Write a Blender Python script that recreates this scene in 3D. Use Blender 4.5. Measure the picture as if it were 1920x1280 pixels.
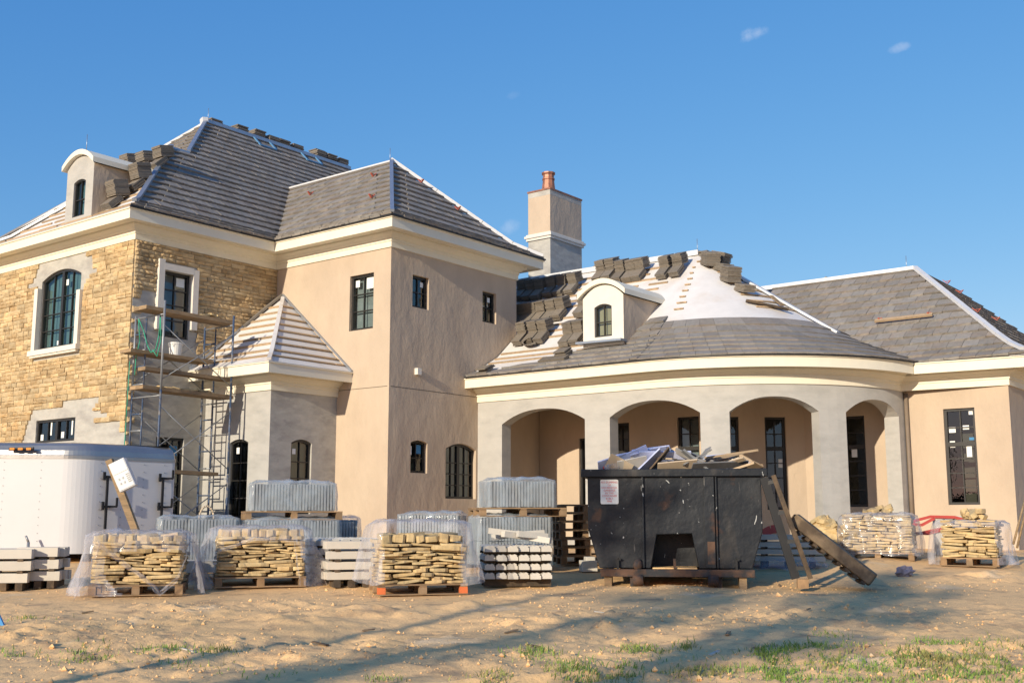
import bpy, math, random
from mathutils import Vector, Matrix, noise as mnoise
random.seed(7)
SC = bpy.context.scene
for o in list(bpy.data.objects): bpy.data.objects.remove(o, do_unlink=True)
COL = SC.collection

# ------------------------------------------------------------------ camera
# world X / Y run along the house's walls; heading and pitch solved from the photograph's vanishing points
F, PITCH, HEAD, CZ = 2117.0, math.radians(8.9), math.radians(38.1), 1.0
cam_d = bpy.data.cameras.new('camera'); cam = bpy.data.objects.new('camera', cam_d); COL.objects.link(cam)
cam.location = (0, 0, CZ); cam.rotation_euler = (math.pi/2 + PITCH, 0, HEAD - math.pi/2)
cam_d.sensor_width = 36; cam_d.lens = F*36/1920; cam_d.clip_end = 4000
SC.camera = cam

# ------------------------------------------------------------------ sun, sky, exposure
SUN_EL, SUN_TH = math.radians(16.5), math.radians(5.0)
SUN_TRAVEL = Vector((math.cos(SUN_TH)*math.cos(SUN_EL), math.sin(SUN_TH)*math.cos(SUN_EL), -math.sin(SUN_EL)))
sd = bpy.data.lights.new('sun', 'SUN'); sd.energy = 3.2; sd.angle = math.radians(0.6); sd.color = (1.0, 0.88, 0.69)
sun = bpy.data.objects.new('sun', sd); COL.objects.link(sun)
sun.rotation_euler = SUN_TRAVEL.to_track_quat('-Z', 'Y').to_euler(); sun.location = (-30, -10, 40)
W = bpy.data.worlds.new('World'); SC.world = W; W.use_nodes = True
wn, wl = W.node_tree.nodes, W.node_tree.links; wn.clear()
w_out = wn.new('ShaderNodeOutputWorld'); w_bg = wn.new('ShaderNodeBackground'); w_sky = wn.new('ShaderNodeTexSky')
w_sky.sky_type = 'NISHITA'; w_sky.sun_disc = False; w_sky.sun_elevation = SUN_EL
w_sky.sun_rotation = math.atan2(-SUN_TRAVEL.x, -SUN_TRAVEL.y)
w_sky.altitude = 50; w_sky.air_density = 1.0; w_sky.dust_density = 0.3; w_sky.ozone_density = 2.2
w_bg.inputs['Strength'].default_value = 0.15
SC.view_settings.view_transform = 'Standard'; SC.view_settings.look = 'None'
SC.view_settings.exposure = 0.70; SC.view_settings.gamma = 1.0; SC.view_settings.use_curve_mapping = False

# ------------------------------------------------------------------ calibration helpers (photo pixel -> point on a real plane)
CAMP = Vector((0, 0, CZ)); FWD = Vector((math.cos(HEAD), math.sin(HEAD), 0)); RGT = Vector((math.sin(HEAD), -math.cos(HEAD), 0))
def ray(px, py):
    xc, yc = px - 960., 640. - py
    fw = F*math.cos(PITCH) - yc*math.sin(PITCH); up = F*math.sin(PITCH) + yc*math.cos(PITCH)
    return RGT*xc + FWD*fw + Vector((0, 0, up))
def onX(px, py, X): r = ray(px, py); return CAMP + r*(X/r.x)
def onY(px, py, Y): r = ray(px, py); return CAMP + r*(Y/r.y)
def proj(p):
    d = Vector(p) - CAMP; xr = d.dot(RGT); fw = d.dot(FWD)
    dep = fw*math.cos(PITCH) + d.z*math.sin(PITCH); u = -fw*math.sin(PITCH) + d.z*math.cos(PITCH)
    return 960 + F*xr/dep, 640 - F*u/dep
def base_z(fw):
    if fw > 20.5: return 0.35
    if fw > 15: return 0.05 + 0.30*(fw-15)/5.5
    return 0.05 - 0.27*(15 - fw)/7 if fw > 8 else -0.22 - 0.02*(8 - fw)
def ground_at(px, py):
    r = ray(px, py); z = 0.0
    for _ in range(60):
        t = (z - CZ)/r.z; p = CAMP + r*t; z = .5*z + .5*base_z(p.dot(FWD))
    p.z = z; return p

# sky with three faint wisps of cloud
def sky_nodes():
    tc = wn.new('ShaderNodeTexCoord')
    nz = wn.new('ShaderNodeTexNoise'); nz.inputs['Scale'].default_value = 55; nz.inputs['Detail'].default_value = 6; nz.inputs['Roughness'].default_value = .62
    nrm = wn.new('ShaderNodeVectorMath'); nrm.operation = 'NORMALIZE'; wl.new(tc.outputs['Generated'], nrm.inputs[0])
    wl.new(nrm.outputs[0], nz.inputs['Vector'])
    total = None
    for px, py, rx, ry, amp in [(1410, 66, 46, 22, .55), (1686, 90, 34, 15, .30), (962, 424, 34, 22, .28), (965, 178, 26, 12, .07)]:
        c = ray(px, py).normalized(); a = (ray(px+10, py-3).normalized() - c).normalized(); b = c.cross(a).normalized()
        k = (ray(px+1, py).normalized() - c).length
        sub = wn.new('ShaderNodeVectorMath'); sub.operation = 'SUBTRACT'; wl.new(nrm.outputs[0], sub.inputs[0]); sub.inputs[1].default_value = c
        acc = []
        for ax, rr in ((a, rx*k), (b, ry*k)):
            d = wn.new('ShaderNodeVectorMath'); d.operation = 'DOT_PRODUCT'; wl.new(sub.outputs[0], d.inputs[0]); d.inputs[1].default_value = ax/rr
            m = wn.new('ShaderNodeMath'); m.operation = 'POWER'; wl.new(d.outputs['Value'], m.inputs[0]); m.inputs[1].default_value = 2
            acc.append(m)
        s = wn.new('ShaderNodeMath'); s.operation = 'ADD'; wl.new(acc[0].outputs[0], s.inputs[0]); wl.new(acc[1].outputs[0], s.inputs[1])
        e = wn.new('ShaderNodeMath'); e.operation = 'MULTIPLY_ADD'; wl.new(s.outputs[0], e.inputs[0]); e.inputs[1].default_value = -0.7; e.inputs[2].default_value = 0.25
        f = wn.new('ShaderNodeMath'); f.operation = 'ADD'; wl.new(e.outputs[0], f.inputs[0]); wl.new(nz.outputs['Fac'], f.inputs[1])
        g = wn.new('ShaderNodeMapRange'); wl.new(f.outputs[0], g.inputs['Value']); g.inputs['From Min'].default_value = .38; g.inputs['From Max'].default_value = .95
        g.inputs['To Min'].default_value = 0; g.inputs['To Max'].default_value = amp; g.interpolation_type = 'SMOOTHSTEP'
        if total is None: total = g.outputs[0]
        else:
            t = wn.new('ShaderNodeMath'); t.operation = 'ADD'; wl.new(total, t.inputs[0]); wl.new(g.outputs[0], t.inputs[1]); total = t.outputs[0]
    mx = wn.new('ShaderNodeMix'); mx.data_type = 'RGBA'; wl.new(total, mx.inputs['Factor'])
    hs = wn.new('ShaderNodeHueSaturation'); hs.inputs['Saturation'].default_value = 1.12; hs.inputs['Value'].default_value = 1.0
    wl.new(w_sky.outputs['Color'], hs.inputs['Color'])
    # uniform film-like grade of the whole sky
    sp = wn.new('ShaderNodeSeparateColor'); cb = wn.new('ShaderNodeCombineColor'); wl.new(hs.outputs['Color'], sp.inputs[0])
    for ch, (a, p) in enumerate(((.465, 1.06), (.49, .70), (.665, .40))):
        m1 = wn.new('ShaderNodeMath'); m1.operation = 'MULTIPLY'; m1.inputs[1].default_value = .2196; wl.new(sp.outputs[ch], m1.inputs[0])
        m2 = wn.new('ShaderNodeMath'); m2.operation = 'POWER'; m2.inputs[1].default_value = p; wl.new(m1.outputs[0], m2.inputs[0])
        m3 = wn.new('ShaderNodeMath'); m3.operation = 'MULTIPLY'; m3.inputs[1].default_value = a/.2196; wl.new(m2.outputs[0], m3.inputs[0]); wl.new(m3.outputs[0], cb.inputs[ch])
    wl.new(cb.outputs[0], mx.inputs['A']); mx.inputs['B'].default_value = (3.0, 3.3, 3.9, 1)
    wl.new(mx.outputs['Result'], w_bg.inputs['Color']); wl.new(w_bg.outputs[0], w_out.inputs['Surface'])
sky_nodes()

# ------------------------------------------------------------------ object helpers
WLOC = {}
def tag(o, label=None, cat=None, group=None, kind=None):
    if label: o['label'] = label
    if cat: o['category'] = cat
    if group: o['group'] = group
    if kind: o['kind'] = kind
    return o
def place(o, parent, wloc):
    wloc = Vector(wloc); COL.objects.link(o)
    if parent is not None: o.parent = parent; o.location = wloc - WLOC[parent.name]
    else: o.location = wloc
    WLOC[o.name] = wloc
    return o
def empty(name, loc, label=None, cat=None, group=None):
    o = bpy.data.objects.new(name, None); o.empty_display_size = .2
    place(o, None, loc); return tag(o, label, cat, group)
def inst(name, me, parent, M):
    """object sharing mesh data; M is its world matrix (parents are never rotated)"""
    o = bpy.data.objects.new(name, me); COL.objects.link(o)
    w = M.to_translation()
    if parent is not None:
        o.parent = parent; M = Matrix.Translation(-WLOC[parent.name]) @ M
    o.matrix_basis = M; WLOC[o.name] = w
    return o
class MB:
    def __init__(s): s.v = []; s.f = []; s.sm = []
    def face(s, pts, smooth=False):
        n = len(s.v); s.v += [tuple(p) for p in pts]; s.f.append(tuple(range(n, n+len(pts)))); s.sm.append(smooth)
    def mesh_add(s, vs, fs, smooth=False):
        n = len(s.v); s.v += [tuple(p) for p in vs]
        for f in fs: s.f.append(tuple(i+n for i in f)); s.sm.append(smooth)
    def box(s, c, sx, sy, sz, ax=None):
        c = Vector(c)
        X, Y, Z = ax if ax else (Vector((1,0,0)), Vector((0,1,0)), Vector((0,0,1)))
        vs = [c + X*(sx/2*i) + Y*(sy/2*j) + Z*(sz/2*k) for k in (-1,1) for j in (-1,1) for i in (-1,1)]
        s.mesh_add(vs, [(0,2,3,1),(4,5,7,6),(0,1,5,4),(2,6,7,3),(0,4,6,2),(1,3,7,5)])
    def beam(s, p0, p1, w, h, up=(0,0,1)):
        p0, p1 = Vector(p0), Vector(p1); d = p1 - p0; L = d.length; d.normalize()
        side = d.cross(Vector(up)); 
        if side.length < 1e-4: side = d.cross(Vector((1,0,0)))
        side.normalize(); u = side.cross(d).normalized()
        s.box((p0+p1)/2, L, w, h, (d, side, u))
    def tube(s, p0, p1, r, n=8, r1=None, cap=True):
        p0, p1 = Vector(p0), Vector(p1); d = (p1-p0).normalized(); r1 = r if r1 is None else r1
        a = d.orthogonal().normalized(); b = d.cross(a); k = len(s.v)
        for p, rr in ((p0, r), (p1, r1)):
            for i in range(n):
                t = 2*math.pi*i/n; s.v.append(tuple(p + a*(rr*math.cos(t)) + b*(rr*math.sin(t))))
        for i in range(n): s.f.append((k+i, k+(i+1)%n, k+n+(i+1)%n, k+n+i)); s.sm.append(True)
        if cap: s.f.append(tuple(k+i for i in reversed(range(n)))); s.f.append(tuple(k+n+i for i in range(n))); s.sm += [False, False]
    def path(s, pts, r, n=6):
        for a, b in zip(pts, pts[1:]): s.tube(a, b, r, n)
    def prism(s, pts, vec):
        vec = Vector(vec); n = len(pts); a = [Vector(p) for p in pts]; b = [p+vec for p in a]
        s.mesh_add(a+b, [tuple(reversed(range(n))), tuple(range(n, 2*n))] + [(i, (i+1)%n, n+(i+1)%n, n+i) for i in range(n)])
    def mesh(s, name, origin=(0,0,0)):
        me = bpy.data.meshes.new(name); o = Vector(origin)
        me.from_pydata([(x-o.x, y-o.y, z-o.z) for x, y, z in s.v], [], s.f)
        if any(s.sm): me.polygons.foreach_set('use_smooth', s.sm)
        me.update(); return me
    def centre(s):
        xs, ys, zs = zip(*s.v); return Vector(((min(xs)+max(xs))/2, (min(ys)+max(ys))/2, min(zs)))
    def build(s, name, mat, parent=None, bevel=0):
        c = s.centre(); me = s.mesh(name, c); me.materials.append(mat)
        o = place(bpy.data.objects.new(name, me), parent, c)
        if bevel:
            b = o.modifiers.new('bevel', 'BEVEL'); b.width = bevel; b.segments = 2; b.limit_method = 'ANGLE'
        return o
def thing(name, mb, mat, label, cat, group=None, bevel=0):
    return tag(mb.build(name, mat, None, bevel), label, cat, group)

# ------------------------------------------------------------------ materials
def mat(name, col, rough=.85, var=.12, vscale=2.0, bump=.15, bscale=30., bdist=.01, col2=None, c2scale=3., c2lo=.45, c2hi=.6,
        rand=0., metallic=0., spec=.4, stretch=(1,1,1), bump2=0., b2scale=4., local=False, c2amt=1., emit=None):
    m = bpy.data.materials.new(name); m.use_nodes = True; nt = m.node_tree; N, L = nt.nodes, nt.links
    bs = N['Principled BSDF']; bs.inputs['Roughness'].default_value = rough; bs.inputs['Metallic'].default_value = metallic
    bs.inputs['Specular IOR Level'].default_value = spec
    if local: src = N.new('ShaderNodeTexCoord').outputs['Object']
    else: src = N.new('ShaderNodeNewGeometry').outputs['Position']
    mp = N.new('ShaderNodeMapping'); mp.inputs['Scale'].default_value = stretch; L.new(src, mp.inputs['Vector'])
    if local:
        oi = N.new('ShaderNodeObjectInfo'); sc = N.new('ShaderNodeMath'); sc.operation = 'MULTIPLY'; sc.inputs[1].default_value = 37
        L.new(oi.outputs['Random'], sc.inputs[0])
        ad = N.new('ShaderNodeVectorMath'); L.new(mp.outputs[0], ad.inputs[0]); L.new(sc.outputs[0], ad.inputs[1]); vec = ad.outputs[0]
    else: vec = mp.outputs[0]
    def nz(scale, det=4, ro=.6):
        n = N.new('ShaderNodeTexNoise'); n.inputs['Scale'].default_value = scale; n.inputs['Detail'].default_value = det
        n.inputs['Roughness'].default_value = ro; L.new(vec, n.inputs['Vector']); return n.outputs['Fac']
    c = N.new('ShaderNodeRGB'); c.outputs[0].default_value = (*col, 1); cur = c.outputs[0]
    if col2 is not None:
        mr = N.new('ShaderNodeMapRange'); L.new(nz(c2scale, 6), mr.inputs['Value']); mr.inputs['From Min'].default_value = c2lo; mr.inputs['From Max'].default_value = c2hi
        mr.inputs['To Max'].default_value = c2amt
        mx = N.new('ShaderNodeMix'); mx.data_type = 'RGBA'; L.new(mr.outputs[0], mx.inputs['Factor']); L.new(cur, mx.inputs['A']); mx.inputs['B'].default_value = (*col2, 1)
        cur = mx.outputs['Result']
    val = None
    if var:
        mr = N.new('ShaderNodeMapRange'); L.new(nz(vscale, 5, .65), mr.inputs['Value']); mr.inputs['From Min'].default_value = .25; mr.inputs['From Max'].default_value = .75
        mr.inputs['To Min'].default_value = 1-var; mr.inputs['To Max'].default_value = 1+var; val = mr.outputs[0]
    if rand:
        oi = N.new('ShaderNodeObjectInfo'); gi = N.new('ShaderNodeNewGeometry')
        a = N.new('ShaderNodeMath'); a.operation = 'ADD'; L.new(oi.outputs['Random'], a.inputs[0]); L.new(gi.outputs['Random Per Island'], a.inputs[1])
        fr = N.new('ShaderNodeMath'); fr.operation = 'FRACT'; L.new(a.outputs[0], fr.inputs[0])
        mr = N.new('ShaderNodeMapRange'); L.new(fr.outputs[0], mr.inputs['Value']); mr.inputs['To Min'].default_value = 1-rand; mr.inputs['To Max'].default_value = 1+rand
        if val is None: val = mr.outputs[0]
        else:
            mm = N.new('ShaderNodeMath'); mm.operation = 'MULTIPLY'; L.new(val, mm.inputs[0]); L.new(mr.outputs[0], mm.inputs[1]); val = mm.outputs[0]
        # slight hue drift from warm to cool
        w = N.new('ShaderNodeMath'); w.operation = 'MULTIPLY'; w.inputs[1].default_value = 7.31; L.new(fr.outputs[0], w.inputs[0])
        w2 = N.new('ShaderNodeMath'); w2.operation = 'FRACT'; L.new(w.outputs[0], w2.inputs[0])
        tint = N.new('ShaderNodeMix'); tint.data_type = 'RGBA'; L.new(w2.outputs[0], tint.inputs['Factor'])
        tint.inputs['A'].default_value = (1+rand*.25, 1, 1-rand*.3, 1); tint.inputs['B'].default_value = (1-rand*.15, 1, 1+rand*.2, 1)
        ml = N.new('ShaderNodeMix'); ml.data_type = 'RGBA'; ml.blend_type = 'MULTIPLY'; ml.inputs['Factor'].default_value = 1
        L.new(cur, ml.inputs['A']); L.new(tint.outputs['Result'], ml.inputs['B']); cur = ml.outputs['Result']
    if val is not None:
        vm = N.new('ShaderNodeVectorMath'); vm.operation = 'SCALE'; L.new(cur, vm.inputs[0]); L.new(val, vm.inputs['Scale']); cur = vm.outputs[0]
    L.new(cur, bs.inputs['Base Color'])
    if bump:
        b = N.new('ShaderNodeBump'); b.inputs['Strength'].default_value = bump; b.inputs['Distance'].default_value = bdist; L.new(nz(bscale, 5, .7), b.inputs['Height'])
        last = b
        if bump2:
            b2 = N.new('ShaderNodeBump'); b2.inputs['Strength'].default_value = bump2; b2.inputs['Distance'].default_value = bdist*4; L.new(nz(b2scale, 4, .6), b2.inputs['Height'])
            L.new(b.outputs[0], b2.inputs['Normal']); last = b2
        L.new(last.outputs[0], bs.inputs['Normal'])
    if emit: bs.inputs['Emission Color'].default_value = (*emit[:3], 1); bs.inputs['Emission Strength'].default_value = emit[3]
    return m
M = {}
M['stucco'] = mat('tan_stucco', (.51,.405,.30), .92, .09, 1.3, .4, 45, .006, col2=(.47,.37,.275), c2scale=.9, c2lo=.42, c2hi=.66, bump2=1.3, b2scale=2.6, stretch=(1,1,.55))  # colour mottling also imitates the dark blotches of grazing light on rough stucco
M['coat'] = mat('grey_scratch_coat', (.44,.42,.375), .95, .14, 3.5, .4, 35, .006, col2=(.36,.34,.31), c2scale=1.6, c2lo=.46, c2hi=.62, bump2=.4, b2scale=5, stretch=(1,1,2.2))
M['coat_pale'] = mat('pale_base_coat', (.425,.41,.38), .95, .08, 2.5, .3, 30, .005, col2=(.37,.36,.335), c2scale=1.3, c2lo=.5, c2hi=.66, bump2=.25, b2scale=5, stretch=(1,1,2.5))
M['trim'] = mat('cream_trim', (.77,.715,.575), .7, .03, 2, .05, 40, .003, col2=(.75,.69,.555), c2scale=.8)
M['white_trim'] = mat('cast_stone_trim', (.68,.635,.56), .85, .05, 6, .15, 60, .003)
M['soffit'] = mat('soffit_board', (.70,.62,.45), .8, .03, 3, 0)
M['stone'] = mat('tan_ledgestone', (.49,.365,.205), .9, .2, 7, .6, 28, .012, col2=(.40,.275,.14), c2scale=3.2, c2lo=.48, c2hi=.68, rand=.24, local=False)
M['pallet_stone'] = mat('loose_fieldstone', (.53,.395,.205), .92, .2, 9, .6, 30, .012, col2=(.38,.285,.16), c2scale=5, c2lo=.5, c2hi=.65, rand=.2)
M['tile'] = mat('slate_grey_roof_tile', (.235,.217,.195), .8, .16, 9, .3, 55, .004, col2=(.235,.205,.18), c2scale=2.5, c2lo=.45, c2hi=.65, rand=.14)
M['tile_dark'] = mat('stacked_roof_tile', (.185,.16,.13), .85, .2, 14, .3, 60, .004, rand=.15)
M['underlay'] = mat('white_roof_underlay', (.66,.64,.62), .75, .06, 3, .25, 9, .01, col2=(.60,.55,.50), c2scale=1.2, c2lo=.52, c2hi=.7)
M['batten'] = mat('raw_batten_wood', (.40,.29,.18), .85, .2, 12, .3, 40, .004, rand=.2)
M['wood'] = mat('weathered_plank', (.33,.225,.125), .85, .22, 5, .4, 35, .006, col2=(.24,.17,.10), c2scale=3, stretch=(1,1,6), rand=.2)
M['wood_dark'] = mat('dark_old_timber', (.12,.082,.05), .88, .3, 6, .5, 30, .008, col2=(.06,.045,.032), c2scale=4, rand=.2)
M['pallet'] = mat('pallet_wood', (.26,.17,.095), .88, .25, 8, .4, 40, .005, rand=.25)
M['galv'] = mat('galvanised_flashing', (.36,.40,.46), .38, .12, 6, .05, 30, .002, metallic=.65)
M['bright_metal'] = mat('white_ridge_metal', (.66,.66,.66), .45, .08, 4, .05, 20, .003, metallic=.1)
M['bronze'] = mat('dark_bronze_frame', (.022,.020,.018), .45, .1, 10, 0, spec=.5)
M['black'] = mat('black_steel', (.012,.012,.013), .5, .15, 8, .1, 40, .002)
M['copper'] = mat('copper', (.36,.16,.10), .5, .2, 6, .1, 20, .003, metallic=.3, col2=(.24,.12,.085), c2scale=5)
M['sand'] = None
def glass_mat(name, tint, dark=.0):
    m = bpy.data.materials.new(name); m.use_nodes = True; N, L = m.node_tree.nodes, m.node_tree.links
    N.remove(N['Principled BSDF']); out = N['Material Output']
    g = N.new('ShaderNodeBsdfGlossy'); g.inputs['Roughness'].default_value = .015; g.inputs['Color'].default_value = (.9,.95,1,1)
    t = N.new('ShaderNodeBsdfTransparent'); t.inputs['Color'].default_value = (*tint, 1)
    nzv = N.new('ShaderNodeTexNoise'); nzv.inputs['Scale'].default_value = 2.5
    b = N.new('ShaderNodeBump'); b.inputs['Strength'].default_value = .04; b.inputs['Distance'].default_value = .02; L.new(nzv.outputs['Fac'], b.inputs['Height']); L.new(b.outputs[0], g.inputs['Normal'])
    fr = N.new('ShaderNodeFresnel'); fr.inputs['IOR'].default_value = 1.75
    mx = N.new('ShaderNodeMixShader'); L.new(fr.outputs[0], mx.inputs[0]); L.new(t.outputs[0], mx.inputs[1]); L.new(g.outputs[0], mx.inputs[2])
    L.new(mx.outputs[0], out.inputs['Surface']); return m
def film_mat(name, col, lo, hi, scale, gloss=.18, stretch=(1,1,1), rough=.16):
    m = bpy.data.materials.new(name); m.use_nodes = True; N, L = m.node_tree.nodes, m.node_tree.links
    bs = N['Principled BSDF']; out = N['Material Output']
    bs.inputs['Base Color'].default_value = (*col, 1); bs.inputs['Roughness'].default_value = rough; bs.inputs['Specular IOR Level'].default_value = .9
    tr = N.new('ShaderNodeBsdfTransparent')
    ge = N.new('ShaderNodeNewGeometry'); mp = N.new('ShaderNodeMapping'); mp.inputs['Scale'].default_value = stretch; L.new(ge.outputs['Position'], mp.inputs['Vector'])
    nz = N.new('ShaderNodeTexNoise'); nz.inputs['Scale'].default_value = scale; nz.inputs['Detail'].default_value = 6; nz.inputs['Roughness'].default_value = .7; L.new(mp.outputs[0], nz.inputs['Vector'])
    nz.inputs['Distortion'].default_value = 1.2
    mr = N.new('ShaderNodeMapRange'); L.new(nz.outputs['Fac'], mr.inputs['Value']); mr.inputs['From Min'].default_value = .35; mr.inputs['From Max'].default_value = .7
    mr.inputs['To Min'].default_value = lo; mr.inputs['To Max'].default_value = hi
    lw = N.new('ShaderNodeLayerWeight'); lw.inputs['Blend'].default_value = .25
    ad = N.new('ShaderNodeMath'); ad.operation = 'MULTIPLY_ADD'; L.new(lw.outputs['Facing'], ad.inputs[0]); ad.inputs[1].default_value = .38; L.new(mr.outputs[0], ad.inputs[2]); ad.use_clamp = True
    bp = N.new('ShaderNodeBump'); bp.inputs['Strength'].default_value = .35; bp.inputs['Distance'].default_value = .03; L.new(nz.outputs['Fac'], bp.inputs['Height']); L.new(bp.outputs[0], bs.inputs['Normal'])
    mx = N.new('ShaderNodeMixShader'); L.new(ad.outputs[0], mx.inputs[0]); L.new(tr.outputs[0], mx.inputs[1]); L.new(bs.outputs[0], mx.inputs[2])
    L.new(mx.outputs[0], out.inputs['Surface']); return m
M['downpipe'] = mat('brown_downpipe', (.20,.155,.115), .6, .15, 5, .1)
M['glass'] = glass_mat('window_glass', (.72,.78,.76))
M['film_clear'] = film_mat('clear_stretch_film', (.66,.66,.72), .0, .34, 4.5, stretch=(1,1,.4), rough=.08)
M['film_tight'] = film_mat('tight_stretch_film', (.56,.64,.70), .03, .42, 1.2, stretch=(1.6,1.6,1.0), rough=.1)  # milky blue patches paint glare into the film's colour and opacity
M['sheet_teal'] = mat('teal_plastic_sheet', (.13,.22,.235), .4, .15, 2, .3, 3, .03)
M['sheet_cream'] = mat('cream_board', (.42,.36,.23), .8, .1, 3, 0)
M['sheet_grey'] = mat('grey_plastic_sheet', (.30,.33,.35), .5, .15, 3, .3, 4, .03)
M['paper'] = mat('white_sticker', (.78,.78,.74), .7, .03, 5, 0)
M['paper_blue'] = mat('blue_sticker', (.05,.22,.42), .6, .05, 5, 0)
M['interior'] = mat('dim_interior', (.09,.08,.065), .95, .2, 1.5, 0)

# =================================================================== HOUSE
HOUSE = empty('house', (18, 17.6, 0.05), 'large unfinished tan stucco and stone mansion with grey tiled hip roofs', 'house')

# ---- walls with real openings
def head(op, s):
    a = op.get('arch', 0)
    if not a: return op['z1']
    c, hw = (op['s0']+op['s1'])/2, (op['s1']-op['s0'])/2
    x = min(1, abs((s-c)/hw)); p = op.get('pw', 2)
    return op['z1'] + a*(1 - x**p)
def wall(mb, P, Nn, s0, s1, z0, z1, ops, th, step=.35, back=True):
    br = {s0, s1}
    for o in ops:
        br |= {o['s0'], o['s1']}
        if o.get('arch'):
            k = 14
            for i in range(1, k): br.add(o['s0'] + (o['s1']-o['s0'])*i/k)
    br = sorted(br); ss = []
    for a, b in zip(br, br[1:]):
        n = max(1, int((b-a)/step)); ss += [a + (b-a)*i/n for i in range(n)]
    ss.append(s1)
    def pt(s, z, d=0):
        x, y = P(s); nx, ny = Nn(s); return (x - nx*d, y - ny*d, z)
    for a, b in zip(ss, ss[1:]):
        m = (a+b)/2; act = sorted([o for o in ops if o['s0'] < m < o['s1']], key=lambda o: o['z0'])
        lo = (z0, z0)
        for o in act + [None]:
            hi = (o['z0'], o['z0']) if o else (z1, z1)
            if hi[0] > lo[0] + 1e-5 or hi[1] > lo[1]+1e-5:
                mb.face([pt(a, lo[0]), pt(b, lo[1]), pt(b, hi[1]), pt(a, hi[0])])
                if back: mb.face([pt(a, lo[0], th), pt(a, hi[0], th), pt(b, hi[1], th), pt(b, lo[1], th)])
            if o:
                ha, hb = head(o, a), head(o, b)
                mb.face([pt(a, ha), pt(b, hb), pt(b, hb, th), pt(a, ha, th)])
                if o['z0'] > z0 + 1e-4: mb.face([pt(a, o['z0']), pt(a, o['z0'], th), pt(b, o['z0'], th), pt(b, o['z0'])])
                lo = (ha, hb)
    for o in ops:
        for s in (o['s0'], o['s1']):
            h = head(o, s); mb.face([pt(s, max(o['z0'], z0)), pt(s, h), pt(s, h, th), pt(s, max(o['z0'], z0), th)])

def line_path(x0, y0, x1, y1):
    L = math.hypot(x1-x0, y1-y0); dx, dy = (x1-x0)/L, (y1-y0)/L
    return (lambda s: (x0+dx*s, y0+dy*s)), (lambda s: (dy, -dx)), L

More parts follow.
